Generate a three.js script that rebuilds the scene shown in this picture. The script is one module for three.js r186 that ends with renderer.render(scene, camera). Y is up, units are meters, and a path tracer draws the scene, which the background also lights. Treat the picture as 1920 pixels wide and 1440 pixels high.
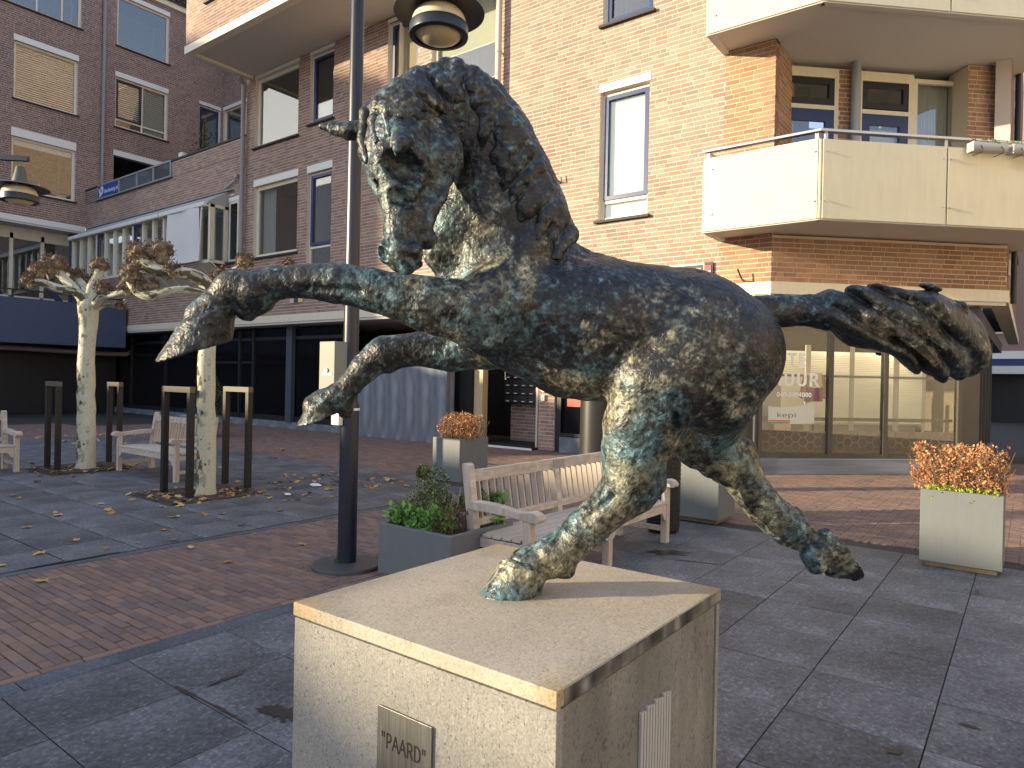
import * as THREE from 'three';
import { mergeGeometries, mergeVertices, toCreasedNormals } from 'three/addons/utils/BufferGeometryUtils.js';
import { RoundedBoxGeometry } from 'three/addons/geometries/RoundedBoxGeometry.js';
import { FontLoader } from 'three/addons/loaders/FontLoader.js';
import { TextGeometry } from 'three/addons/geometries/TextGeometry.js';

// ------------------------------------------------------------------ camera, sky, sun, exposure
const DEG = Math.PI / 180;
const scene = new THREE.Scene();
const camera = new THREE.PerspectiveCamera(58.27, 4 / 3, 0.05, 400);
camera.position.set(0, 1.6, 0);
camera.rotation.set(-0.228 * DEG, 36.96 * DEG, 1.194 * DEG, 'YXZ');
scene.add(camera);
const renderer = new THREE.WebGLRenderer({ antialias: true });
renderer.toneMapping = THREE.LinearToneMapping;
renderer.toneMappingExposure = 2.0;
renderer.shadowMap.enabled = true;
renderer.shadowMap.type = THREE.PCFSoftShadowMap;

const SUN_AZ = 47 * DEG, SUN_EL = 12 * DEG;                // light travels towards +x, -z, downwards
const SUN_DIR = new THREE.Vector3(-Math.cos(SUN_AZ) * Math.cos(SUN_EL), Math.sin(SUN_EL), Math.sin(SUN_AZ) * Math.cos(SUN_EL));
const sun = new THREE.DirectionalLight(new THREE.Color().setRGB(1.0, 0.82, 0.54), 5.0);
sun.position.copy(SUN_DIR).multiplyScalar(80).add(new THREE.Vector3(-6, 0, -8));
sun.target.position.set(-6, 0, -8);
sun.castShadow = true; sun.shadow.mapSize.set(4096, 4096); sun.shadow.radius = 1;
Object.assign(sun.shadow.camera, { left: -45, right: 45, top: 40, bottom: -40, near: 1, far: 200 });
scene.add(sun, sun.target);
{ // a clear late-autumn afternoon sky: deep blue overhead, pale at the horizon, warmer round the low sun
  const W = 512, H = 256, d = new Float32Array(W * H * 4), v = new THREE.Vector3();
  for (let j = 0; j < H; j++) for (let i = 0; i < W; i++) {
    const lat = ((j + 0.5) / H - 0.5) * Math.PI, lon = ((i + 0.5) / W - 0.5) * 2 * Math.PI;
    v.set(Math.cos(lat) * Math.cos(lon), Math.sin(lat), Math.cos(lat) * Math.sin(lon));
    const up = Math.max(0, v.y), hz = Math.pow(1 - up, 4.0), c = Math.max(0, v.dot(SUN_DIR)), glow = Math.pow(c, 14) * 0.9 + Math.pow(c, 3) * 0.22;
    const dn = v.y < 0 ? Math.exp(v.y * 6) : 1, o = (j * W + i) * 4;
    d[o] = (0.235 + 0.48 * hz + glow * 0.95) * (0.25 + 0.75 * dn);
    d[o + 1] = (0.330 + 0.42 * hz + glow * 0.78) * (0.25 + 0.75 * dn);
    d[o + 2] = (0.520 + 0.26 * hz + glow * 0.50) * (0.25 + 0.75 * dn);
    d[o + 3] = 1;
  }
  const sky = new THREE.DataTexture(d, W, H, THREE.RGBAFormat, THREE.FloatType);
  sky.mapping = THREE.EquirectangularReflectionMapping; sky.magFilter = THREE.LinearFilter; sky.minFilter = THREE.LinearFilter;
  sky.wrapS = THREE.RepeatWrapping; sky.needsUpdate = true;
  scene.background = sky; scene.environment = sky;
}

// ------------------------------------------------------------------ small helpers
let seed = 12345;
const rnd = () => { seed = (seed * 1664525 + 1013904223) >>> 0; return seed / 4294967296; };
const reseed = (s) => { seed = s >>> 0; };
const rr = (a, b) => a + (b - a) * rnd();
const V = (x, y, z) => new THREE.Vector3(x, y, z);
const clamp = (x, a, b) => x < a ? a : x > b ? b : x;
const mix = (a, b, t) => a + (b - a) * t;
const sst = (a, b, x) => { const t = clamp((x - a) / (b - a), 0, 1); return t * t * (3 - 2 * t); };
// value noise in three dimensions
const PERM = new Uint8Array(512); { reseed(77); const p = [...Array(256).keys()]; for (let i = 255; i > 0; i--) { const j = Math.floor(rnd() * (i + 1)); [p[i], p[j]] = [p[j], p[i]]; } for (let i = 0; i < 512; i++) PERM[i] = p[i & 255]; }
const GR = new Float32Array(256); { reseed(99); for (let i = 0; i < 256; i++) GR[i] = rnd() * 2 - 1; }
function noise(x, y, z) {
  const X = Math.floor(x), Y = Math.floor(y), Z = Math.floor(z); x -= X; y -= Y; z -= Z;
  const u = x * x * (3 - 2 * x), v = y * y * (3 - 2 * y), w = z * z * (3 - 2 * z);
  const x0 = X & 255, y0 = Y & 255, z0 = Z & 255, A = PERM[x0] + y0, B = PERM[x0 + 1] + y0;
  const AA = PERM[A & 255] + z0, AB = PERM[(A + 1) & 255] + z0, BA = PERM[B & 255] + z0, BB = PERM[(B + 1) & 255] + z0;
  const g = (q) => GR[PERM[q & 255]];
  const a = g(AA), b = g(BA), c = g(AB), d = g(BB), e = g(AA + 1), f = g(BA + 1), h = g(AB + 1), k = g(BB + 1);
  const l0 = a + (b - a) * u, l1 = c + (d - c) * u, l2 = e + (f - e) * u, l3 = h + (k - h) * u;
  const m0 = l0 + (l1 - l0) * v, m1 = l2 + (l3 - l2) * v;
  return m0 + (m1 - m0) * w;
}
const fbm = (x, y, z, n = 4) => { let s = 0, a = 0.5, t = 0; for (let i = 0; i < n; i++) { s += a * noise(x, y, z); t += a; a *= 0.5; x = x * 2.03 + 13.1; y = y * 2.03 + 7.7; z = z * 2.03 + 3.3; } return s / t; };
const lin = (r, g, b) => new THREE.Color().setRGB(r, g, b);
const std = (color, rough = 0.8, extra = {}) => new THREE.MeshStandardMaterial({ color, roughness: rough, metalness: 0, ...extra });
const usedNames = new Map();
function numbered(name) { const n = usedNames.get(name) || 0; usedNames.set(name, n + 1); return n ? `${name}_${String(n).padStart(3, '0')}` : name; }
function shade(o) { o.traverse((m) => { if (m.isMesh) { m.castShadow = true; m.receiveShadow = true; } }); return o; }
function thing(name, label, category, pos = [0, 0, 0], turn = 0, group) {
  const o = new THREE.Group(); o.name = numbered(name); o.position.set(...pos); o.rotation.y = turn;
  o.userData = { label, category }; if (group) o.userData.group = group;
  scene.add(o); return o;
}
const tag = (o, label, category, group) => { o.userData.label = label; o.userData.category = category; if (group) o.userData.group = group; return o; };
function part(name, geo, m, parent = scene) {
  const g = Array.isArray(geo) ? (geo.length === 1 ? geo[0] : mergeGeometries(geo.map((q) => { const c = q.index ? q.toNonIndexed() : q; for (const k of Object.keys(c.attributes)) if (!['position', 'normal', 'uv', 'color'].includes(k)) c.deleteAttribute(k); return c; }))) : geo;
  const o = new THREE.Mesh(g, m); o.name = parent === scene ? numbered(name) : name; o.castShadow = o.receiveShadow = true; parent.add(o); return o;
}
const struct = (name, geo, m) => { const o = part(name, geo, m); o.userData.kind = 'structure'; return o; };
const asStuff = (o) => { o.userData.kind = 'stuff'; return o; };
// geometry makers; uv in metres for boxes
const boxCache = new Map();
function box(w, h, d, x = 0, y = 0, z = 0, ry = 0) {           // centred in x and z, standing on y
  const g = new THREE.BoxGeometry(w, h, d), uv = g.attributes.uv, dims = [[d, h], [d, h], [w, d], [w, d], [w, h], [w, h]];
  for (let f = 0; f < 6; f++) for (let i = 0; i < 4; i++) { const k = f * 4 + i; uv.setXY(k, uv.getX(k) * dims[f][0] + x, uv.getY(k) * dims[f][1] + y); }
  if (ry) g.rotateY(ry);
  return g.translate(x, y + h / 2, z);
}
function rbox(w, h, d, x = 0, y = 0, z = 0, r = 0.004, seg = 1) {
  const g = new RoundedBoxGeometry(w, h, d, seg, Math.min(r, w / 2.1, h / 2.1, d / 2.1)); return g.translate(x, y + h / 2, z);
}
const span = (x0, x1, y0, y1, z0, z1) => box(x1 - x0, y1 - y0, z1 - z0, (x0 + x1) / 2, y0, (z0 + z1) / 2);
function cyl(r0, r1, h, x = 0, y = 0, z = 0, seg = 24) { return new THREE.CylinderGeometry(r1, r0, h, seg).translate(x, y + h / 2, z); }
function lathe(pts, seg = 32) { return new THREE.LatheGeometry(pts.map((p) => new THREE.Vector2(p[0], p[1])), seg); }
function tube(pts, r, seg = 12, rad = 8) { return new THREE.TubeGeometry(new THREE.CatmullRomCurve3(pts.map((p) => V(...p))), seg, r, rad, false); }
function bar(a, b, w, d = w) {                                   // a rectangular bar from a to b
  const A = V(...a), B = V(...b), len = A.distanceTo(B), g = new THREE.BoxGeometry(w, d, len);
  const q = new THREE.Quaternion(), m = new THREE.Matrix4().lookAt(B, A, Math.abs(B.y - A.y) > 0.95 * len ? V(1, 0, 0) : V(0, 1, 0));
  q.setFromRotationMatrix(m); g.applyQuaternion(q); return g.translate((A.x + B.x) / 2, (A.y + B.y) / 2, (A.z + B.z) / 2);
}
// tileable grey texture from a function of (x, y, z) on a torus-free periodic lattice
function tex(n, fn, opts = {}) {
  const d = new Uint8Array(n * n * 4);
  for (let j = 0; j < n; j++) for (let i = 0; i < n; i++) { const c = fn(i / n, j / n), o = (j * n + i) * 4; d[o] = clamp(c[0], 0, 1) * 255; d[o + 1] = clamp(c[1], 0, 1) * 255; d[o + 2] = clamp(c[2], 0, 1) * 255; d[o + 3] = 255; }
  const t = new THREE.DataTexture(d, n, n); t.wrapS = t.wrapT = THREE.RepeatWrapping; t.magFilter = THREE.LinearFilter; t.minFilter = THREE.LinearMipmapLinearFilter; t.generateMipmaps = true;
  t.colorSpace = opts.data ? THREE.NoColorSpace : THREE.SRGBColorSpace; if (opts.rep) t.repeat.set(opts.rep[0], opts.rep[1] ?? opts.rep[0]); t.needsUpdate = true; return t;
}
// periodic value noise on a unit square
function pnoise(u, v, f, s) {
  const x = u * f, y = v * f, X = Math.floor(x), Y = Math.floor(y), a = x - X, b = y - Y, p = a * a * (3 - 2 * a), q = b * b * (3 - 2 * b);
  const h = (i, j) => GR[PERM[(PERM[((i % f) + f) % f & 255] + ((j % f) + f) % f + s * 31) & 255]];
  return mix(mix(h(X, Y), h(X + 1, Y), p), mix(h(X, Y + 1), h(X + 1, Y + 1), p), q);
}
const pf = (u, v, f, s, n = 4) => { let r = 0, a = 0.5, t = 0; for (let i = 0; i < n; i++) { r += a * pnoise(u, v, f, s + i * 3); t += a; a *= 0.5; f *= 2; } return r / t; };
const grey = (x) => [x, x, x];
const T_FINE = tex(256, (u, v) => grey(0.5 + 0.35 * pf(u, v, 16, 1, 4) + 0.15 * pnoise(u, v, 128, 5)), { data: true });
const T_ROUGH = tex(256, (u, v) => grey(0.5 + 0.5 * pf(u, v, 6, 9, 5)), { data: true });
// a paving piece: box standing on y = 0 with a chamfered upper rim, uv in metres
function pieceGeo(w, h, d, b) {
  const a = w / 2, c = d / 2, P = [], U = [], I = [];
  const quad = (p, u) => { const o = P.length / 3; for (let i = 0; i < 4; i++) { P.push(...p[i]); U.push(...u[i]); } I.push(o, o + 1, o + 2, o, o + 2, o + 3); };
  const t = [[-a + b, h, c - b], [a - b, h, c - b], [a - b, h, -c + b], [-a + b, h, -c + b]], m = [[-a, h - b, c], [a, h - b, c], [a, h - b, -c], [-a, h - b, -c]], l = m.map((p) => [p[0], 0, p[2]]);
  const uv = (p) => [p[0], p[2]];
  quad(t, t.map(uv));
  for (let i = 0; i < 4; i++) { const j = (i + 1) % 4; quad([m[i], m[j], t[j], t[i]], [m[i], m[j], t[j], t[i]].map(uv)); quad([l[i], l[j], m[j], m[i]], [l[i], l[j], m[j], m[i]].map((p) => [p[0] + p[2], p[1]])); }
  const g = new THREE.BufferGeometry(); g.setAttribute('position', new THREE.Float32BufferAttribute(P, 3)); g.setAttribute('uv', new THREE.Float32BufferAttribute(U, 2)); g.setIndex(I);
  const n = g.toNonIndexed(); n.computeVertexNormals(); return n;
}
function leafGeo(l, w) { // a folded leaf of four triangles lying along +z
  const g = new THREE.BufferGeometry(); g.setAttribute('position', new THREE.Float32BufferAttribute([0, 0, 0, w / 2, w * 0.22, l * 0.45, 0, 0, l * 0.5, 0, 0, l * 0.5, w / 2, w * 0.22, l * 0.45, 0, -w * 0.1, l, 0, 0, 0, 0, 0, l * 0.5, -w / 2, w * 0.22, l * 0.45, 0, 0, l * 0.5, 0, -w * 0.1, l, -w / 2, w * 0.22, l * 0.45], 3));
  g.setAttribute('uv', new THREE.Float32BufferAttribute(new Array(24).fill(0), 2)); g.computeVertexNormals(); return g;
}
const _q = new THREE.Quaternion(), _e = new THREE.Euler();
// many leaf-sized faces through a volume: one object
function foliage(name, n, l, w, colors, parent, sd, where, up = 0.3) {
  reseed(sd * 7919 + 5); const m = std(0xffffff, 0.75, { side: THREE.DoubleSide }); const im = asStuff(new THREE.InstancedMesh(leafGeo(l, w), m, n)); im.name = name; im.castShadow = im.receiveShadow = true;
  for (let i = 0; i < n; i++) { const p = where(i), s = rr(0.6, 1.25); im.setMatrixAt(i, new THREE.Matrix4().compose(V(...p), _q.setFromEuler(_e.set(rr(-1.5, 0.9) - up, rr(0, 6.283), rr(-0.8, 0.8), 'YXZ')), V(s, s, s))); const c = colors[Math.floor(rnd() * colors.length)].clone().multiplyScalar(rr(0.75, 1.25)); im.setColorAt(i, c); }
  parent.add(im); return im;
}
// a spray of thin woody stems, forked, rising from a common foot
function twigs(name, n, h, r, m, parent, sd, y0 = 0, thick = 0.006, box2 = null) {
  reseed(sd * 104729 + 3); const g = [];
  for (let i = 0; i < n; i++) { const a = rr(0, 6.283), q = Math.sqrt(rnd()) * r, bx = box2 ? rr(-box2[0], box2[0]) : 0.25 * q * Math.cos(a), bz = box2 ? rr(-box2[1], box2[1]) : 0.25 * q * Math.sin(a), hh = h * rr(0.6, 1.0), tx = box2 ? bx + rr(-0.12, 0.12) : q * Math.cos(a), tz = box2 ? bz + rr(-0.12, 0.12) : q * Math.sin(a);
    const mx = mix(bx, tx, 0.5) + rr(-0.03, 0.03), mz = mix(bz, tz, 0.5) + rr(-0.03, 0.03), t = rr(0.6, 1.2) * thick;
    g.push(bar([bx, y0, bz], [mx, y0 + hh * 0.5, mz], t), bar([mx, y0 + hh * 0.5, mz], [tx, y0 + hh, tz], t * 0.7));
    for (let k = 0; k < 3; k++) { const f = rr(0.35, 0.9), px = mix(bx, tx, f), pz = mix(bz, tz, f); g.push(bar([px, y0 + hh * f, pz], [px + rr(-0.1, 0.1) * h * 1.2, y0 + hh * f + rr(0.05, 0.16) * h, pz + rr(-0.1, 0.1) * h * 1.2], t * 0.6)); } }
  return part(name, g, m, parent);
}

// ------------------------------------------------------------------ shared materials
const T_SLAB = tex(512, (u, v) => { const m = pf(u, v, 3, 2, 4), s = pnoise(u, v, 128, 8), b = pnoise(u, v, 64, 3); const k = 0.41 + 0.16 * m + 0.07 * s + 0.05 * b + (s > 0.75 ? 0.09 : 0); return [k * 0.965, k * 0.985, k * 1.04]; });
const T_STONE = tex(1024, (u, v) => {
  const m = pf(u, v, 4, 12, 5), f = pnoise(u, v, 256, 6), e = pnoise(u, v, 96, 14), sh = pf(u, v, 40, 21, 2); let k = 0.655 + 0.10 * m + 0.05 * f;
  if (e > 0.62) k -= (e - 0.62) * 0.7; if (sh > 0.52) k += 0.12; if (pnoise(u, v, 180, 17) > 0.78) k -= 0.16;
  return [k * 1.01, k * 0.975, k * 0.90]; });
const T_STONEB = tex(512, (u, v) => grey(0.6 + 0.25 * pf(u, v, 32, 31, 3) - (pnoise(u, v, 96, 14) > 0.6 ? 0.3 : 0)), { data: true });
const T_WOOD = tex(256, (u, v) => { const g = pf(u, v * 0.12 + 0.2 * pnoise(u, v, 2, 4), 32, 6, 4), k = 0.76 + 0.11 * g + 0.05 * pf(u, v, 4, 2, 3); return [k, k * 0.945, k * 0.88]; });
const T_CONC = tex(512, (u, v) => { const k = 0.6 + 0.16 * pf(u, v, 3, 40, 5) + 0.03 * pnoise(u, v, 128, 2); return [k * 0.98, k, k * 1.03]; });
const T_STREAK = tex(512, (u, v) => { const k = 0.965 + 0.018 * pf(u, v * 0.08, 40, 7, 3) + 0.022 * pf(u, v, 4, 15, 4) - 0.018 * sst(0.3, 0.7, pf(u, v * 0.12, 18, 27, 3)); return [k, k * 0.995, k * 0.98]; });
const M = {
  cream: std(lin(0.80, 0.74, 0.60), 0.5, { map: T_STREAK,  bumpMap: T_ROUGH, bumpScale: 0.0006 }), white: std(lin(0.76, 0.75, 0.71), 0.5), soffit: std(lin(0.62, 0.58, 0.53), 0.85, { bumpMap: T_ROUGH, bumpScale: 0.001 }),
  blue: std(lin(0.020, 0.040, 0.135), 0.32), navy: std(lin(0.014, 0.016, 0.022), 0.45), black: std(lin(0.007, 0.007, 0.008), 0.5, { bumpMap: T_ROUGH, bumpScale: 0.0005 }), bluegrey: std(lin(0.060, 0.085, 0.150), 0.6, { bumpMap: T_ROUGH, bumpScale: 0.001 }),
  zinc: std(lin(0.34, 0.35, 0.37), 0.5, { metalness: 0.3 }), pipe: std(lin(0.52, 0.47, 0.38), 0.5), pipeGrey: std(lin(0.27, 0.25, 0.25), 0.5), steel: std(lin(0.52, 0.52, 0.52), 0.3, { metalness: 0.85, bumpMap: T_FINE, bumpScale: 0.0002 }),
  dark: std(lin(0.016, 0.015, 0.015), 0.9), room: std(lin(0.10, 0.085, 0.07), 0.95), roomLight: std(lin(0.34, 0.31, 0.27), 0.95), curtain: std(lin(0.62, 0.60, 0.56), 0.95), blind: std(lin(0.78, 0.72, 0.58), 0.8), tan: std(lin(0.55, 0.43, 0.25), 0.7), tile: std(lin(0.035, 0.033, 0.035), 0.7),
  frameDark: std(lin(0.075, 0.068, 0.058), 0.42), concrete: std(lin(0.66, 0.70, 0.76), 0.9, { map: T_CONC, bumpMap: T_ROUGH, bumpScale: 0.003 }), stone: std(0xffffff, 0.85, { map: T_STONE, bumpMap: T_STONEB, bumpScale: 0.0016 }),
  planter: std(lin(0.150, 0.168, 0.182), 0.62, { map: T_STREAK,  bumpMap: T_ROUGH, bumpScale: 0.0012 }), soil: std(lin(0.04, 0.03, 0.02), 1), teak: std(lin(0.93, 0.91, 0.90), 0.8, { map: T_WOOD, bumpMap: T_ROUGH, bumpScale: 0.0016 }),
  panel: std(lin(0.72, 0.665, 0.49), 0.42, { map: T_STREAK }), shopBlind: std(lin(0.84, 0.80, 0.68), 0.85), lead: std(lin(0.30, 0.33, 0.38), 0.6), film: std(lin(0.20, 0.155, 0.11), 0.45), filmLine: std(lin(0.29, 0.235, 0.18), 0.45), red: std(lin(0.40, 0.045, 0.03), 0.5), awning: std(lin(0.70, 0.70, 0.69), 0.9),
  glass: new THREE.MeshPhysicalMaterial({ color: lin(0.86, 0.9, 0.9), roughness: 0.015, transmission: 1, thickness: 0, ior: 2.1 }),
  shopGlass: new THREE.MeshPhysicalMaterial({ color: lin(0.93, 0.94, 0.92), roughness: 0.01, transmission: 1, thickness: 0, ior: 1.6 }),
  darkGlass: new THREE.MeshPhysicalMaterial({ color: lin(0.006, 0.006, 0.008), roughness: 0.08, specularIntensity: 0.55 }),
  smoke: new THREE.MeshPhysicalMaterial({ color: lin(0.35, 0.42, 0.5), roughness: 0.05, transmission: 0.85, thickness: 0, ior: 1.6 }),
};
for (const [k, m] of Object.entries(M)) m.name = k;

// ------------------------------------------------------------------ the ground
{
  struct('ground', new THREE.PlaneGeometry(260, 260).rotateX(-Math.PI / 2).translate(-10, -0.014, -20), std(lin(0.045, 0.04, 0.038), 0.95));
  reseed(4242);
  // dark stone slabs of sixty by sixty centimetres, each a piece of its own near the camera
  const slabMats = [0.88, 0.94, 1.0, 1.06, 1.13].map((t, i) => std(lin(0.76 * t, 0.75 * t, 0.735 * t), 0.62, { map: T_SLAB, bumpMap: T_FINE, bumpScale: 0.0012 }));
  const SX = 0.607, SZ = 0.590, slabGeo = [...Array(7)].map(() => { const g = pieceGeo(SX - 0.006, 0.05, SZ - 0.006, 0.003), uv = g.attributes.uv, a = rnd(), b = rnd(); for (let i = 0; i < uv.count; i++) uv.setXY(i, uv.getX(i) / 1.3 + a, uv.getY(i) / 1.3 + b); return g; });
  const right = new THREE.Group(); right.name = 'pavement'; right.userData.kind = 'structure'; scene.add(right);
  const left = new THREE.Group(); left.name = 'pavement_001'; left.userData.kind = 'structure'; scene.add(left);
  const place = (parent, cells, most) => {
    cells.sort((a, b) => (a[0] * a[0] + a[1] * a[1]) - (b[0] * b[0] + b[1] * b[1]));
    const rest = cells.slice(most), q = new THREE.Quaternion(), e = new THREE.Euler();
    cells.slice(0, most).forEach(([x, z]) => { const m = part('slab', slabGeo[Math.floor(rnd() * 7)], slabMats[clamp(Math.floor(rnd() * 3 + rnd() * 3 - 0.5), 0, 4)], parent); m.position.set(x, -0.05 + rr(-0.0012, 0.0012), z); m.rotation.set(rr(-0.0016, 0.0016), 0, rr(-0.0016, 0.0016)); });
    if (rest.length) { const im = asStuff(new THREE.InstancedMesh(slabGeo[0], slabMats[2], rest.length)); im.name = 'slab'; im.receiveShadow = true; rest.forEach(([x, z], i) => { im.setMatrixAt(i, new THREE.Matrix4().compose(V(x, -0.05, z), q.setFromEuler(e.set(0, rnd() < 0.5 ? 0 : Math.PI, 0)), V(1, 1, 1))); const t = rr(0.84, 1.14); im.setColorAt(i, lin(t, t, t)); }); parent.add(im); }
  };
  const rc = [], lc = [];
  for (let i = 0; i < 12; i++) for (let j = -5; j < 12; j++) { const x = -3.99 + SX * (i + 0.5), z = -1.205 - SZ * (j + 0.5); if (z > -7.98) rc.push([x, z]); }
  for (let i = 0; i < 20; i++) for (let j = -8; j < 12; j++) { const x = -6.47 - SX * (i + 0.5), z = -1.2 - SZ * (j + 0.5) * 1.02; if (Math.abs(x + 12.7) < 0.62 && Math.abs(z + 4.95) < 0.62) continue; if (Math.abs(x + 8.9) < 0.62 && Math.abs(z + 4.95) < 0.62) continue; lc.push([x, z]); }
  place(right, rc, 150); place(left, lc, 150);
  // kerb strips along the brick path
  const kerbM = std(lin(0.40, 0.46, 0.50), 0.6, { map: T_SLAB, bumpMap: T_ROUGH, bumpScale: 0.002 });
  for (let k = -2; k < 7; k++) { const m = part('kerb', pieceGeo(0.152, 0.06, 1.14, 0.006), kerbM, right); m.position.set(-4.066, -0.058 + rr(0, 0.002), -1.9 - 1.146 * k + 0.02); }
  for (let k = -3; k < 6; k++) { const m = part('kerb', pieceGeo(0.10, 0.06, 1.14, 0.006), kerbM, left); m.position.set(-6.37, -0.056, -1.3 - 1.146 * k); }
  part('drain_slot', span(-6.475, -6.425, -0.05, -0.004, -8.05, 3), M.dark, left);
  // brick pavers
  const tones = [[0.175, 0.112, 0.088], [0.15, 0.100, 0.085], [0.20, 0.118, 0.088], [0.138, 0.095, 0.085], [0.168, 0.118, 0.102], [0.215, 0.138, 0.104]].map((c) => std(lin(...c), 0.85, { bumpMap: T_ROUGH, bumpScale: 0.002 }));
  const path = new THREE.Group(); path.name = 'brick_path'; path.userData.kind = 'structure'; scene.add(path);
  const paver = pieceGeo(0.2045, 0.05, 0.0615, 0.004), list = [];
  for (let r = 0; r < 150; r++) { const z = 1.4 - 0.0672 * r; if (z < -8.03) break; if (r % 2) { list.push([-6.2655, z, 2], [-4.2705, z, 2]); for (let i = 0; i < 9; i++) list.push([-6.108 + 0.21 * i, z, 0]); } else for (let i = 0; i < 10; i++) list.push([-6.213 + 0.21 * i, z, 0]); }
  for (let k = 0; k < 48; k++) list.push([-4.1825, 1.4 - 0.21 * k, 1]);
  list.sort((a, b) => (a[0] ** 2 + (a[1]) ** 2) - (b[0] ** 2 + b[1] ** 2));
  const vis = list.filter(([x, z]) => { const c = z * -Math.cos(36.96 * DEG) + x * -Math.sin(36.96 * DEG), s = x * Math.cos(36.96 * DEG) - z * Math.sin(36.96 * DEG); return c > 0 && Math.abs(s) < 0.76 * c + 0.3; }), near = new Set(vis.slice(0, 300));
  const halfPaver = pieceGeo(0.0985, 0.05, 0.0615, 0.004);
  for (const p of near) { const m = part('brick', p[2] === 2 ? halfPaver : paver, tones[Math.floor(rnd() * 6)], path); m.position.set(p[0] + rr(-0.002, 0.002), -0.05 + rr(-0.003, 0.002), p[1] + rr(-0.002, 0.002)); m.rotation.set(rr(-0.02, 0.02), (p[2] === 1 ? Math.PI / 2 : 0) + rr(-0.018, 0.018), rr(-0.012, 0.012)); }
  const far = list.filter((p) => !near.has(p));
  for (let r = 0; r < 170; r++) { const z = -8.0 - 0.0672 * (r + 0.5); if (z < -19.0) break; for (let i = 0; i < 122; i++) { const x = 3.2 - 0.21 * (i + (r % 2) * 0.5); far.push([x, z, 0]); } }
  for (let r = 0; r < 150; r++) { const z = 1.4 - 0.0672 * r; for (let i = 0; i < 26; i++) far.push([-18.7 - 0.21 * (i + (r % 2) * 0.5), z, 0]); }
  const im = asStuff(new THREE.InstancedMesh(paver, std(0xffffff, 0.85, { bumpMap: T_ROUGH, bumpScale: 0.002 }), far.length)); im.name = 'brick'; im.receiveShadow = true;
  const q = new THREE.Quaternion(), e = new THREE.Euler(), c = new THREE.Color();
  far.forEach((p, i) => { im.setMatrixAt(i, new THREE.Matrix4().compose(V(p[0], -0.05 + rr(-0.003, 0.002), p[1]), q.setFromEuler(e.set(rr(-0.015, 0.015), (p[2] === 1 ? Math.PI / 2 : 0) + rr(-0.015, 0.015), 0)), V(p[2] === 2 ? 0.47 : 1, 1, 1))); const t = tones[Math.floor(rnd() * 6)].color, w = p[1] < -8 ? 1.06 : 1; im.setColorAt(i, c.copy(t).multiplyScalar(w * rr(0.9, 1.1))); });
  path.add(im);
}

// ------------------------------------------------------------------ buildings
const BRICK_TONES = { warm: [[0.335, 0.228, 0.178], [0.315, 0.215, 0.168], [0.355, 0.248, 0.195], [0.330, 0.210, 0.160], [0.300, 0.213, 0.172], [0.370, 0.268, 0.210]], dark: [[0.25, 0.16, 0.13], [0.215, 0.14, 0.12], [0.285, 0.185, 0.145], [0.225, 0.155, 0.135], [0.265, 0.165, 0.125], [0.195, 0.135, 0.12]], mid: [[0.32, 0.205, 0.16], [0.28, 0.18, 0.145], [0.35, 0.235, 0.18], [0.30, 0.185, 0.14], [0.26, 0.175, 0.15], [0.36, 0.245, 0.19]], orange: [[0.37, 0.205, 0.125], [0.34, 0.185, 0.11], [0.40, 0.235, 0.145], [0.33, 0.18, 0.115], [0.36, 0.22, 0.14], [0.30, 0.18, 0.125]] };
const brickMats = {}; for (const k in BRICK_TONES) brickMats[k] = BRICK_TONES[k].map((c) => std(lin(...c), 0.9, { bumpMap: T_FINE, bumpScale: 0.003 }));
const brickIM = std(0xffffff, 0.9, { bumpMap: T_FINE, bumpScale: 0.003 });
const mortar = { warm: std(lin(0.70, 0.62, 0.51), 0.95, { bumpMap: T_FINE, bumpScale: 0.003 }), dark: std(lin(0.56, 0.49, 0.45), 0.95), mid: std(lin(0.60, 0.52, 0.45), 0.95), orange: std(lin(0.64, 0.53, 0.37), 0.95) };
const BRICK_GEO = (() => { const g = new THREE.BoxGeometry(1, 1, 1); g.clearGroups(); return g; })();
const nearBricks = { left: 300 };
const frame = (x, z, ry) => { const m = new THREE.Matrix4().makeRotationY(ry).setPosition(x, 0, z); return { m, x, z, ry }; };
function onFrame(o, F) { o.position.set(F.x, 0, F.z); o.rotation.y = F.ry; return o; }
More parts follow.
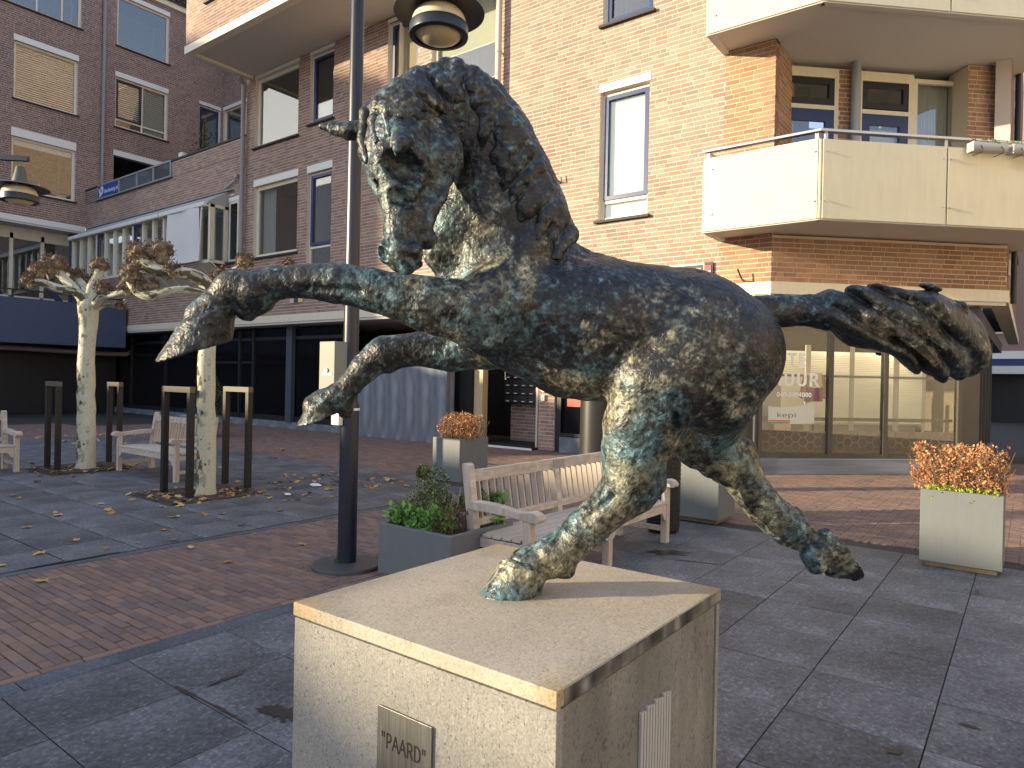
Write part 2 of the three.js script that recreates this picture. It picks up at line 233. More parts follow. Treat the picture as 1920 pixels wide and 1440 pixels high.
// a brick wall in the plane of frame F: mortar body with openings, and every brick proud of it
function brickWall(bld, F, u0, u1, v0, v1, holes, style, { near = 0, L = 0.25, C = 0.0865, name = 'wall', depth = 0.24 } = {}) {
  const s = new THREE.Shape([new THREE.Vector2(u0, v0), new THREE.Vector2(u1, v0), new THREE.Vector2(u1, v1), new THREE.Vector2(u0, v1)]);
  for (const h of holes) { const a = Math.max(h[0], u0 + 0.001), b = Math.min(h[1], u1 - 0.001), c = Math.max(h[2], v0 + 0.001), d = Math.min(h[3], v1 - 0.001); s.holes.push(new THREE.Path([new THREE.Vector2(a, c), new THREE.Vector2(a, d), new THREE.Vector2(b, d), new THREE.Vector2(b, c)])); }
  const g = new THREE.ExtrudeGeometry(s, { depth, bevelEnabled: false }); g.translate(0, 0, -depth);
  const w = onFrame(part(name, g, mortar[style], bld), F), list = [];
  for (let r = 0; ; r++) {
    const y0 = v0 + r * C + 0.008, y1 = y0 + C - 0.016; if (y1 > v1 - 0.002) break;
    let u = u0 - rnd() * L;
    while (u < u1) {
      const len = rnd() < 0.27 ? L * 0.48 : L, a0 = Math.max(u + 0.006, u0 + 0.001), a1 = Math.min(u + len - 0.006, u1 - 0.001); u += len;
      if (a1 - a0 < 0.02) continue;
      let segs = [[a0, a1]];
      for (const h of holes) if (h[2] < y1 - 0.01 && h[3] > y0 + 0.01) { const o = []; for (const [p, q] of segs) { if (h[0] >= q || h[1] <= p) o.push([p, q]); else { if (h[0] - p > 0.02) o.push([p, h[0] - 0.001]); if (q - h[1] > 0.02) o.push([h[1] + 0.001, q]); } } segs = o; }
      for (const [p, q] of segs) list.push([(p + q) / 2, (y0 + y1) / 2, q - p, y1 - y0]);
    }
  }
  const eye = V(0, 1.6, 0).applyMatrix4(F.m.clone().invert());
  if (near) list.sort((a, b) => ((a[0] - eye.x) ** 2 + (a[1] - eye.y) ** 2) - ((b[0] - eye.x) ** 2 + (b[1] - eye.y) ** 2));
  const k = Math.min(near, list.length);
  for (let i = 0; i < k; i++) { const b = list[i], m = part('brick', BRICK_GEO, brickMats[style][Math.floor(rnd() * 6)], w); m.position.set(b[0], b[1], -0.0155 + rr(-0.0015, 0.0015)); m.scale.set(b[2], b[3], 0.04); m.rotation.set(0, 0, rr(-0.004, 0.004)); }
  const rest = list.slice(k);
  if (rest.length) {
    const im = asStuff(new THREE.InstancedMesh(BRICK_GEO, brickIM, rest.length)); im.name = 'brick'; im.castShadow = im.receiveShadow = true; const m4 = new THREE.Matrix4(), c = new THREE.Color();
    rest.forEach((b, i) => { m4.makeScale(b[2], b[3], 0.04).setPosition(b[0], b[1], -0.0155 + rr(-0.0015, 0.0015)); im.setMatrixAt(i, m4); const t = BRICK_TONES[style][Math.floor(rnd() * 6)], f = rr(0.86, 1.12) * (1 + 0.16 * noise(b[0] * 0.6, b[1] * 0.6, 3)); im.setColorAt(i, c.setRGB(t[0] * f, t[1] * f, t[2] * f)); });
    w.add(im);
  }
  return w;
}
// a window set into an opening; inside it a shallow dark room so that the pane shows depth
function windowIn(bld, F, u0, u1, v0, v1, o = {}) {
  const z = -(o.recess ?? 0.10), fw = o.fw ?? 0.075, fm = o.frame || M.cream, g = [], W = u1 - u0, Hh = v1 - v0;
  g.push(span(u0, u0 + fw, v0, v1, z - 0.07, z), span(u1 - fw, u1, v0, v1, z - 0.07, z), span(u0 + fw, u1 - fw, v1 - fw, v1, z - 0.07, z), span(u0 + fw, u1 - fw, v0, v0 + fw, z - 0.07, z));
  for (const m of o.mullions || []) g.push(span(m - 0.03, m + 0.03, v0 + fw, v1 - fw, z - 0.065, z - 0.003));
  for (const t of o.transoms || []) g.push(span(u0 + fw, u1 - fw, t - 0.03, t + 0.03, z - 0.062, z - 0.006));
  const w = onFrame(part('window', g, fm, bld), F);
  part('pane', span(u0 + fw - 0.005, u1 - fw + 0.005, v0 + fw - 0.005, v1 - fw + 0.005, z - 0.046, z - 0.040), o.glass || M.glass, w);
  const dp = o.deep ?? 0.9; // the room behind
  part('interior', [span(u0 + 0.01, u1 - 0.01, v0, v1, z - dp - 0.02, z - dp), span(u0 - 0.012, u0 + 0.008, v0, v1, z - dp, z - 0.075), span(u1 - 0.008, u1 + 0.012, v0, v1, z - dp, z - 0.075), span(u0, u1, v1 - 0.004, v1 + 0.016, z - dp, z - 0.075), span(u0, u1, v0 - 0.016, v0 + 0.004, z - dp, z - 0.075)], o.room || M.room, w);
  for (const s of o.sash || []) { const [a, b, c, d] = s, t = 0.085; part('sash', [span(a, a + t, c, d, z - 0.035, z + 0.012), span(b - t, b, c, d, z - 0.035, z + 0.012), span(a + t, b - t, d - t, d, z - 0.035, z + 0.012), span(a + t, b - t, c, c + t, z - 0.035, z + 0.012)], o.sashM || M.blue, w); }
  if (o.sill !== false) part('sill', span(u0 - 0.06, u1 + 0.06, v0 - 0.055, v0 - 0.005, z - 0.02, 0.085), o.sillM || M.tile, w);
  if (o.lintel) part('lintel', span(u0 - 0.02, u1 + 0.02, v1 + 0.003, v1 + o.lintel, -0.06, 0.012), M.white, w);
  if (o.curtain) for (const [a, b] of o.curtain) { const n = Math.max(6, Math.round((b - a) * 60)), P = []; for (let i = 0; i <= n; i++) P.push([a + (b - a) * i / n, 0.025 * Math.sin(i * 1.35) + 0.012 * Math.sin(i * 0.57)]); part('curtain', ribbon(P, v0 + 0.05, v1 - 0.03, z - 0.22), M.curtain, w); }
  if (o.blind) { const [c, d, m] = o.blind; part('blind', span(u0 + fw, u1 - fw, c, d, z - 0.105, z - 0.095), m || M.blind, w); }
  if (o.slats) { const [c, d] = o.slats, q = []; for (let y = c; y < d; y += 0.09) q.push(box(W - 2 * fw, 0.004, 0.075, (u0 + u1) / 2, 0, 0).rotateX(0.9).translate(0, y, z - 0.13)); part('blind', q, o.slatM || M.blind, w); }
  return w;
}
function ribbon(P, y0, y1, z) { const pos = [], I = [], uv = []; P.forEach((p, i) => { pos.push(p[0], y0, z + p[1], p[0], y1, z + p[1]); uv.push(p[0], y0, p[0], y1); if (i) { const a = 2 * i - 2; I.push(a, a + 2, a + 1, a + 1, a + 2, a + 3); } }); const g = new THREE.BufferGeometry(); g.setAttribute('position', new THREE.Float32BufferAttribute(pos, 3)); g.setAttribute('uv', new THREE.Float32BufferAttribute(uv, 2)); g.setIndex(I); const n = g.toNonIndexed(); n.computeVertexNormals(); return n; }
const downpipe = (bld, x, z, y0, y1, r, m, rings = []) => { const p = part('downpipe', [cyl(r, r, y1 - y0, x, y0, z, 16), ...rings.map((y) => cyl(r * 1.16, r * 1.16, 0.07, x, y, z, 16)), ...rings.map((y) => box(0.03, 0.03, 0.10, x, y + 0.02, z - r - 0.03))], m, bld); return p; };

const ZF = -12.4, F0 = frame(0, ZF, 0), CH = 43.6 * DEG, CX = -3.68;
const bld = thing('apartment_building', 'sunlit brick apartment building with cream corner balconies and a shop on its chamfered corner', 'apartment building');
reseed(31);
{
  // openings of the long facade
  const W = { A: [-19.68, -17.44, 8.76, 10.93], B: [-16.90, -15.82, 8.93, 10.93], C: [-19.66, -17.40, 5.30, 7.54], D: [-16.94, -15.83, 4.70, 7.52], E: [-13.62, -12.50, 8.0, 10.90], Fw: [-12.05, -9.98, 8.58, 10.90], G: [-7.20, -6.09, 4.94, 7.58], H: [-7.18, -6.05, 8.95, 11.4], I: [-13.62, -12.5, 4.9, 7.55], J: [-11.9, -10.1, 5.3, 7.55] };
  const holes = Object.values(W);
  brickWall(bld, F0, -20.15, -13.2, 3.45, 11.06, holes.filter((h) => h[0] < -13.2), 'mid');
  brickWall(bld, F0, -13.2, -4.58, 3.45, 16, holes.filter((h) => h[1] > -13.2), 'warm', { near: 220 });
  brickWall(bld, F0, -4.58, CX, 3.45, 16, [[CX - 0.0, CX + 1, 4.3, 16]], 'orange', { near: 30 });
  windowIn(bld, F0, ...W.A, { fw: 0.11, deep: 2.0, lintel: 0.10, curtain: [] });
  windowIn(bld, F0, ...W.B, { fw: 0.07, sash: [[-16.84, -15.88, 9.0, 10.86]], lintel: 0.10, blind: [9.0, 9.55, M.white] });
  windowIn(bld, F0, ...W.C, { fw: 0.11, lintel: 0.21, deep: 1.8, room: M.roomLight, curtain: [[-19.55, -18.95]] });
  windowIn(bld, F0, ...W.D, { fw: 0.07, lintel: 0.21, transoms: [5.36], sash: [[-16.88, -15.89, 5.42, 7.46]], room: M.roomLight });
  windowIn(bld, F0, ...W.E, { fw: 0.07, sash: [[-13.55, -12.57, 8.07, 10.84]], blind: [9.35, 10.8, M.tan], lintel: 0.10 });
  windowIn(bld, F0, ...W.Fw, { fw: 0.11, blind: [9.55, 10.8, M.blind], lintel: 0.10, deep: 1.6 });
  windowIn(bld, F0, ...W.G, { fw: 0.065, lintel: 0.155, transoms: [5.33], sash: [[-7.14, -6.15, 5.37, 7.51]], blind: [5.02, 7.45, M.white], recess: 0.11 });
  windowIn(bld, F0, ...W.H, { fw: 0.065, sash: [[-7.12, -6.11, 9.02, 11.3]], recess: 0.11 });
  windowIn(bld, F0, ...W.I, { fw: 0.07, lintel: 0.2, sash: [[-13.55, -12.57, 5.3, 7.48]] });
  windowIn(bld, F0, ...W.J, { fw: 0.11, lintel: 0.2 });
  // pale concrete band under the brick, and the soffit over the recessed ground floor
  part('concrete_band', [span(-32.0, CX + 0.013, 3.235, 3.45, ZF - 0.26, ZF + 0.03)], M.cream, bld);
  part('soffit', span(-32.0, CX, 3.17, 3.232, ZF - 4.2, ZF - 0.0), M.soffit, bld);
  // the projecting upper storey (oriel) over the left windows
  const F1 = frame(0, ZF + 2.1, 0);
  brickWall(bld, F1, -19.97, -9.9, 11.205, 15.5, [[-18.85, -17.6, 12.15, 14.2], [-16, -14.2, 12.2, 14.2]], 'mid', { name: 'upper_wall' });
  windowIn(bld, F1, -18.85, -17.6, 12.15, 14.2, { fw: 0.08 }); windowIn(bld, F1, -16, -14.2, 12.2, 14.2, { fw: 0.08 });
  part('concrete_beam', [span(-20.0, -9.87, 10.98, 11.2, ZF + 1.9, ZF + 2.13), span(-20.0, -19.8, 10.98, 11.2, ZF + 0.005, ZF + 1.9)], M.cream, bld);
  part('soffit', span(-19.8, -9.87, 11.06, 11.12, ZF + 0.005, ZF + 1.9), M.soffit, bld);
  part('wall', [span(-19.97, -19.75, 11.205, 15.5, ZF, ZF + 1.85), span(-10.1, -9.9, 11.205, 15.5, ZF, ZF + 1.85), span(-20.15, -9.9, 15.5, 15.6, ZF - 6, ZF + 2.1), span(-19.9, -3.9, 15.6, 20, ZF - 9, ZF - 0.2)], mortar.mid, bld);
  brickWall(bld, frame(-20.15, 0, -Math.PI / 2), ZF - 8, ZF - 0.25, 9.3, 20, [[ZF - 5.6, ZF - 4.4, 12.5, 14.8]], 'warm', {});
  // rain pipes
  downpipe(bld, -20.12, ZF + 0.14, 3.5, 10.75, 0.07, M.pipeGrey, [5.6, 8.4]); part('pipe_bend', tube([[-20.12, 10.7, ZF + 0.14], [-20.12, 10.85, ZF + 0.14], [-20.05, 10.95, ZF + 0.3], [-20.0, 11.05, ZF + 0.32]], 0.07, 12, 12), M.pipeGrey, bld);
  downpipe(bld, -9.80, ZF + 0.145, 3.5, 16, 0.068, M.pipe, [5.9, 9.05, 12]);
  // small iron brackets on the wall
  const hook = (x, y, s) => part('bracket', [bar([x, y, ZF], [x + 0.02, y + 0.02, ZF + 0.16 * s], 0.022), bar([x + 0.02, y + 0.02, ZF + 0.16 * s], [x - 0.04, y + 0.17 * s, ZF + 0.2 * s], 0.022)], M.black, bld);
  hook(-8.44, 5.88, 1); hook(-8.27, 5.88, 1); hook(-8.14, 5.88, 1); hook(-4.16, 3.49, 1.1);
  // boxy little bird-house coloured sign low on the left wall
  const box1 = part('wall_plate', span(-17.62, -17.02, 3.78, 4.06, ZF, ZF + 0.03), std(lin(0.55, 0.5, 0.42), 0.6), bld); box1.position.set(0, 0, 0.011);
  part('plate_stripe', span(-17.42, -17.22, 3.785, 4.055, ZF + 0.03, ZF + 0.034), M.blue, box1); part('plate_stripe', span(-17.2, -17.04, 3.785, 4.055, ZF + 0.03, ZF + 0.034), std(lin(0.7, 0.6, 0.08), 0.6), box1);
}
// street-name plate and red house-number plate
const font = await new FontLoader().loadAsync('fonts/droid/droid_sans_bold.typeface.json');
const fontR = await new FontLoader().loadAsync('fonts/droid/droid_sans_regular.typeface.json');
const text = (s, size, depth = 0.003, f = font) => { const g = new TextGeometry(s, { font: f, size, depth, curveSegments: 4, bevelEnabled: false }); g.computeBoundingBox(); return g; };
{
  const p = part('street_sign', span(-6.15, -4.90, 3.56, 3.86, ZF + 0.02, ZF + 0.035), M.navy, bld);
  part('sign_border', [span(-6.17, -4.885, 3.845, 3.868, ZF + 0.018, ZF + 0.038), span(-6.17, -4.885, 3.552, 3.575, ZF + 0.018, ZF + 0.038), span(-4.905, -4.885, 3.552, 3.868, ZF + 0.0182, ZF + 0.0382)], M.white, p);
  part('lettering', text('sweg', 0.20).translate(-5.62, 3.635, ZF + 0.036), M.white, p);
  const r = part('red_sign', span(-4.885, -4.72, 3.50, 3.88, ZF + 0.022, ZF + 0.05), M.navy, bld); part('red_face', rbox(0.13, 0.30, 0.012, -4.81, 3.52, ZF + 0.056, 0.03, 3), std(lin(0.65, 0.06, 0.05), 0.5), r); part('lettering', text('1', 0.17).translate(-4.85, 3.56, ZF + 0.062), M.white, r);
}
// ---- the chamfered corner: brick strip over the shop, balconies, doors
const FC = frame(CX, ZF, CH), CL = 4.55;                          // u runs along the chamfer
const cw = (u, n = 0) => [CX + u * Math.cos(CH) + n * Math.sin(CH), ZF - u * Math.sin(CH) + n * Math.cos(CH)];
{
  brickWall(bld, FC, 0, CL, 3.45, 4.27, [], 'orange', { near: 140 });
  onFrame(part('concrete_band', span(-0.013, CL + 0.03, 3.235, 3.45, -0.26, 0.03), M.cream, bld), FC);
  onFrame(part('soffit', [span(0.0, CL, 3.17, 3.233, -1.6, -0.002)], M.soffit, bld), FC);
  // side facade running back from the corner
  const FS = frame(...cw(CL), Math.PI / 2);
  brickWall(bld, FS, 0, 14, 3.45, 12, [[2.2, 3.4, 4.9, 7.5], [5, 6.2, 4.9, 7.5]], 'mid', {});
  windowIn(bld, FS, 2.2, 3.4, 4.9, 7.5, { fw: 0.07, lintel: 0.15 }); windowIn(bld, FS, 5, 6.2, 4.9, 7.5, { fw: 0.07, lintel: 0.15 });
  onFrame(part('concrete_band', span(0, 14, 3.235, 3.45, -0.26, 0.03), M.cream, bld), FS);
  onFrame(part('downpipe', cyl(0.05, 0.05, 5, 0.9, 3.3, 0.09, 12), M.navy, bld), FS);
  onFrame(part('wall_plate', span(0.25, 0.62, 3.78, 4.05, 0.015, 0.035), M.white, bld), FS);
  // brick return at the end of the long facade, and the recessed balcony front
  const FR = frame(CX, ZF, Math.PI / 2);
  brickWall(bld, FR, 0.0, 1.2, 4.3, 7.68, [], 'orange', { depth: 0.2 });
  const FB = frame(...cw(0, -0.72), CH), F = FB;
  const bh = [[0.10, 0.9], [0.55, 1.75], [2.2, 3.05], [3.15, 4.05]];
  const y0 = 4.52, y1 = 7.62;
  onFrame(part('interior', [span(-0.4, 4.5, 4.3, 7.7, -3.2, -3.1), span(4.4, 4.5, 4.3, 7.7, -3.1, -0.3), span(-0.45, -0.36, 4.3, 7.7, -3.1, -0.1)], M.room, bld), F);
  onFrame(part('door_frame', [span(0.22, 0.30, y0, y1, -0.1, 0), span(1.55, 1.63, y0, y1, -0.1, 0), span(0.30, 1.55, 7.44, y1, -0.1, 0), span(0.30, 1.55, 6.84, 6.92, -0.1, 0), span(2.03, 2.11, y0, y1, -0.1, 0), span(3.06, 3.16, y0, y1, -0.1, 0), span(2.11, 3.06, 7.44, y1, -0.1, 0), span(2.11, 3.06, 6.82, 6.9, -0.1, 0), span(-0.35, 0.22, 7.44, y1, -0.1, 0), span(-0.35, 0.22, y0 - 0.1, y0 + 0.1, -0.1, 0)], M.cream, bld), F);
  for (const [a, b, bl] of [[0.30, 1.55, 0], [2.11, 3.06, 1]]) {
    const d = onFrame(part('balcony_door', [span(a, a + 0.17, y0, 6.84, -0.07, -0.012), span(b - 0.17, b, y0, 6.84, -0.07, -0.012), span(a + 0.17, b - 0.17, 6.62, 6.84, -0.07, -0.012), span(a + 0.17, b - 0.17, y0, y0 + 0.7, -0.07, -0.012)], M.blue, bld), F);
    part('pane', span(a + 0.16, b - 0.16, y0 + 0.69, 6.63, -0.05, -0.044), M.glass, d); part('interior', span(a, b, y0, y1, -0.9, -0.88), M.room, d);
    if (bl) part('curtain', ribbon([...Array(40).keys()].map((i) => [a + 0.16 + (b - a - 0.32) * i / 39, 0.02 * Math.sin(i * 1.5)]), y0 + 0.7, 6.6, -0.2), M.blind, d);
    part('door_handle', [span(b - 0.12, b - 0.06, 5.5, 5.68, -0.012, 0.0), bar([b - 0.09, 5.62, 0.03], [b - 0.22, 5.62, 0.03], 0.02)], M.steel, d);
    const t = onFrame(part('top_window', [span(a, a + 0.11, 6.925, 7.43, -0.06, -0.004), span(b - 0.11, b, 6.925, 7.43, -0.06, -0.004), span(a + 0.11, b - 0.11, 7.32, 7.43, -0.06, -0.004), span(a + 0.11, b - 0.11, 6.925, 7.04, -0.06, -0.004)], M.navy, bld), F);
    part('pane', span(a + 0.1, b - 0.1, 7.03, 7.33, -0.045, -0.04), M.glass, t);
  }
  windowIn(bld, frame(...cw(0, -0.72), CH), -0.33, 0.22, y0, 7.44, { fw: 0.06, recess: 0.02, sill: false });
  windowIn(bld, F, 3.16, 4.06, y0 + 0.1, 7.55, { fw: 0.08, recess: 0.0, sill: false, curtain: [[3.22, 4.0]], deep: 0.7 });
  brickWall(bld, FB, 1.63, 2.03, y0 - 0.2, y1, [], 'orange', { depth: 0.15 });
  brickWall(bld, frame(...cw(0, -0.35), CH), 3.98, 4.62, y0 - 0.2, 7.7, [], 'orange', { depth: 0.5 });
  onFrame(part('downpipe', [cyl(0.085, 0.085, y1 - y0 + 0.3, 1.90, y0 - 0.2, 0.12, 16), cyl(0.1, 0.1, 0.08, 1.90, 5.9, 0.12, 16)], M.zinc, bld), F);
  // balconies: slab, soffit edge, cream panels with bolts, rail
  const balcony = (yb, label) => {
    const ax = -4.59, zb = ZF + 0.853, q0 = -2.715, dx = Math.cos(CH), dz = -Math.sin(CH), LL = 4.6;
    const p = (t) => [q0 + dx * t, zb + dz * t];
    const outl = [[ax, ZF + 0.02], [ax, zb], [q0, zb], p(LL), [p(LL)[0] - 1.5, p(LL)[1] - 3.0], [CX - 1.5, ZF - 4.0], [CX - 1.5, ZF - 0.3], [ax + 0.1, ZF - 0.28], [ax, ZF - 0.28]];
    const poly = (inset, h) => { const s = new THREE.Shape(outl.map(([x, z]) => new THREE.Vector2(x, -z))); const g = new THREE.ExtrudeGeometry(s, { depth: h, bevelEnabled: false }); g.rotateX(-Math.PI / 2); return g; };
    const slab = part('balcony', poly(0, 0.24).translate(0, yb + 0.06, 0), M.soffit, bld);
    slab.userData.label = label;
    const Fp = frame(q0, zb, CH), edge = (len) => [span(0, len, yb, yb + 0.07, -0.10, 0.012)];
    part('edge_strip', [span(ax - 0.02, q0, yb + 0.0, yb + 0.07, zb - 0.1, zb + 0.012), span(ax - 0.022, ax + 0.08, yb + 0.0, yb + 0.07, ZF + 0.02, zb - 0.1)], M.soffit, slab);
    onFrame(part('edge_strip', edge(LL), M.soffit, slab), Fp);
    part('panel', rbox(q0 - ax - 0.02, 1.26, 0.022, (ax + q0) / 2 - 0.012, yb + 0.02, zb + 0.026, 0.004), M.panel, slab);
    part('panel', rbox(0.022, 1.26, 0.80, ax - 0.03, yb + 0.02, ZF + 0.44, 0.004), M.panel, slab);
    for (const [a, b] of [[0.035, 2.14], [2.165, 4.3]]) onFrame(part('panel', rbox(b - a, 1.25, 0.022, (a + b) / 2, yb + 0.02, 0.026, 0.004), M.panel, slab), Fp);
    for (const u of [0.09, 2.09, 2.22]) for (const h of [0.30, 1.08]) onFrame(part('bolt', cyl(0.018, 0.018, 0.02, 0, 0, 0, 8).rotateX(Math.PI / 2).translate(u, yb + h, 0.04), M.steel, slab), Fp);
    for (const u of [ax + 0.14, q0 - 0.07]) for (const h of [0.30, 1.08]) part('bolt', cyl(0.018, 0.018, 0.02, 0, 0, 0, 8).rotateX(Math.PI / 2).translate(u, yb + h, zb + 0.04), M.steel, slab);
    part('corner_post', cyl(0.03, 0.03, 1.24, q0 - 0.0, yb + 0.03, zb - 0.005, 12), M.panel, slab);
    part('handrail', [rbox(q0 - ax + 0.06, 0.045, 0.11, (ax + q0) / 2 - 0.0, yb + 1.385, zb + 0.0, 0.008), rbox(0.08, 0.045, 0.84, ax + 0.03, yb + 1.384, ZF + 0.43, 0.008)], M.steel, slab);
    onFrame(part('handrail', rbox(LL, 0.045, 0.11, LL / 2 - 0.02, yb + 1.386, 0.0, 0.008), M.steel, slab), Fp);
    for (const u of [ax + 0.06, q0 - 0.05]) part('post', rbox(0.06, 1.2, 0.05, u, yb + 0.2, zb - 0.02, 0.006), M.steel, slab);
    for (const u of [0.1, 2.15]) onFrame(part('post', rbox(0.06, 1.2, 0.05, u, yb + 0.2, -0.02, 0.006), M.steel, slab), Fp);
    return [slab, Fp];
  };
  const [lo, Fp] = balcony(4.24, 'lower cream panelled corner balcony'); balcony(7.66, 'upper cream panelled corner balcony');
  // flower boxes hung on the lower rail
  for (const [u, n] of [[2.75, 0], [3.45, 1]]) {
    const g = new THREE.CylinderGeometry(0.105, 0.08, 0.62, 4, 1).rotateY(Math.PI / 4).rotateZ(Math.PI / 2).rotateX(0).translate(u, 5.48, 0.16);
    const fb = thing('flower_box', n ? 'grey balcony flower box hung on the cream balcony rail, cut by the picture edge' : 'grey balcony flower box hung on the cream balcony rail, left of another', 'flower box');
    onFrame(fb, Fp); part('box', g, std(lin(0.42, 0.41, 0.39), 0.6), fb);
    part('bracket', [0.18, -0.18].map((s) => tube([[u + s, 5.66, 0.0], [u + s, 5.64, 0.08], [u + s, 5.4, 0.27], [u + s, 5.38, 0.06]], 0.006, 10, 6)), M.black, fb);
    reseed(70 + n); const im = asStuff(new THREE.InstancedMesh(leafGeo(0.05, 0.02), std(lin(0.10, 0.20, 0.04), 0.7), 60)); im.name = 'plant'; for (let i = 0; i < 60; i++) im.setMatrixAt(i, new THREE.Matrix4().compose(V(u + rr(-0.28, 0.28), 5.57 + rr(0, 0.06), 0.16 + rr(-0.07, 0.07)), new THREE.Quaternion().setFromEuler(new THREE.Euler(rr(-1, 1), rr(0, 6), rr(-1, 1))), V(1, 1, 1))); fb.add(im);
  }
  part('wall', [span(CX, CX + 0.3, 7.9, 12, ZF - 3, ZF)], mortar.orange, bld);
}
// ---- shop front under the corner
{
  const FG = frame(...cw(0, -0.52), CH), px = (u) => u;
  const g0 = 0.12, g1 = 4.30, top = 3.165, sill = 0.30;
  onFrame(part('stone_base', rbox(4.5, 0.29, 0.22, 2.2, 0, 0.02, 0.012), M.concrete, bld), FG);
  const mul = [0.10, 1.48, 2.58, 4.10], fr = [];
  for (const u of mul) fr.push(span(u - 0.045, u + 0.045, sill, top, -0.09, 0.02));
  fr.push(span(0.1, 4.1, sill - 0.01, sill + 0.07, -0.085, 0.015), span(0.1, 4.1, top - 0.30, top - 0.22, -0.085, 0.015), span(4.145, 4.5, sill, top, -0.12, -0.01), span(-0.28, 0.055, sill, top, -0.12, -0.03));
  const sf = onFrame(part('shop_window', fr, M.frameDark, bld), FG);
  for (let i = 0; i < 3; i++) { part('pane', span(mul[i] + 0.04, mul[i + 1] - 0.04, sill + 0.06, top - 0.29, -0.035, -0.028), M.shopGlass, sf); part('film', span(mul[i] + 0.046, mul[i + 1] - 0.046, sill + 0.075, sill + 0.50, -0.045, -0.04), M.film, sf); }
  { const hex = []; for (let i = 0; i < 26; i++) for (let j = 0; j < 3; j++) { const u = 0.24 + i * 0.147, v = sill + 0.22 + j * 0.17 + (i % 2) * 0.085; if (v > sill + 0.5 || mul.some((m) => Math.abs(u - m) < 0.13)) continue; hex.push(new THREE.RingGeometry(0.088, 0.096, 6, 1).translate(u, v - 0.02, -0.0275)); } asStuff(part('film_pattern', hex, M.filmLine, sf)); }
  // interior: floor, back wall, ceiling with lamps, blinds, rail and a counter
  part('interior', [span(-2.4, 4.6, 0.02, 0.06, -4.6, -0.1), span(-2.4, 4.6, 0.06, 3.1, -4.65, -4.55), span(-2.4, 4.6, 3.04, 3.1, -4.6, -0.1), span(4.55, 4.6, 0, 3.1, -4.6, -0.1)], std(lin(0.13, 0.105, 0.08), 0.9), sf);
  const sl = []; for (let y = 0.92; y < 2.32; y += 0.036) sl.push(box(3.9, 0.003, 0.034, 2.1, 0, 0).rotateX(0.95).translate(0, y, -0.95)); part('blind', sl, M.shopBlind, sf);
  part('blind_back', span(0.15, 4.15, 0.86, 2.33, -1.05, -1.03), M.shopBlind, sf);
  for (const [a, b] of [[0.2, 0.62], [1.1, 1.2], [2.0, 2.08], [2.9, 3.0], [3.5, 3.56]]) part('upright', span(a, b, 0.5, 2.4, -0.24, -0.21), std(lin(0.45, 0.41, 0.33), 0.8), sf);
  part('shelf_rail', [span(0.2, 4.1, 1.80, 1.84, -0.2, -0.17), span(0.2, 4.1, 0.98, 1.04, -0.2, -0.17)], M.frameDark, sf);
  part('counter', span(0.4, 4.0, 0.06, 0.85, -1.7, -1.06), M.roomLight, sf);
  [[0.55, 2.62], [0.75, 2.55], [2.1, 2.75], [3.3, 2.72], [3.6, 2.70]].forEach(([u, v], i) => { // small lit ceiling spots over the window display
    part('ceiling_lamp', new THREE.SphereGeometry(0.035, 12, 8).translate(u, v, -0.55), new THREE.MeshStandardMaterial({ color: 0xffffff, emissive: lin(1, 0.86, 0.62), emissiveIntensity: 1.6 }), sf);
    if (i === 1) return; const l = new THREE.PointLight(lin(1, 0.84, 0.58), 0.85, 0, 2), q = cw(u, -0.52 - 0.52); l.position.set(q[0], v - 0.06, q[1]); l.castShadow = true; scene.add(l); });
  // white lettering on the first pane
  const lw = std(lin(0.85, 0.84, 0.80), 0.6), put = (s, h, u, v) => { const g = text(s, h, 0.002); const c = (g.boundingBox.max.x + g.boundingBox.min.x) / 2; return g.translate(u - c, v, -0.027); };
  part('lettering', [put('TE', 0.26, 0.82, 1.98), put('HUUR', 0.25, 0.80, 1.62), put('040-2494000', 0.085, 0.78, 1.42)], lw, sf);
  { const s = new THREE.Shape(); s.moveTo(0.3, 0.92); s.lineTo(1.2, 0.92); s.lineTo(1.2, 1.36); s.quadraticCurveTo(0.8, 1.17, 0.3, 1.24); const po = part('poster', new THREE.ExtrudeGeometry(s, { depth: 0.003, bevelEnabled: false }).translate(0, 0, -0.06), std(lin(0.74, 0.75, 0.74), 0.6), sf);
    const pl = part('lettering', [text('kepi', 0.10, 0.002, fontR).scale(1.5, 0.8, 1).translate(0.46, 1.04, -0.056), span(0.3, 0.72, 0.925, 0.945, -0.056, -0.054)], M.dark, sf); void po; void pl; part('poster_strip', span(0.31, 0.73, 0.955, 0.985, -0.0565, -0.0535), M.red, sf); part('leaflet', span(0.42, 0.75, 0.8, 0.93, -0.07, -0.066), std(lin(0.6, 0.42, 0.33), 0.7), sf); }
  // a knitted jacket on a dummy: cream top, patterned lower half and sleeves
  { const t = []; for (let i = 0; i < 1; i++) t.push(new THREE.CylinderGeometry(0.15, 0.17, 0.26, 16).scale(1, 1, 0.6).translate(1.22, 1.74, -0.13)); part('jacket', t, std(lin(0.72, 0.55, 0.30), 0.9), sf); part('jacket_hem', new THREE.CylinderGeometry(0.17, 0.18, 0.26, 16).scale(1, 1, 0.62).translate(1.22, 1.47, -0.13), std(lin(0.23, 0.10, 0.13), 0.9), sf); part('jacket_sleeve', [new THREE.CapsuleGeometry(0.055, 0.36, 4, 10).rotateZ(-0.2).translate(1.02, 1.62, -0.12), new THREE.CapsuleGeometry(0.055, 0.36, 4, 10).rotateZ(0.2).translate(1.41, 1.62, -0.12)], std(lin(0.42, 0.17, 0.12), 0.9), sf); part('stand', cyl(0.015, 0.015, 1.3, 1.22, 0.06, -0.13, 8), M.black, sf); }
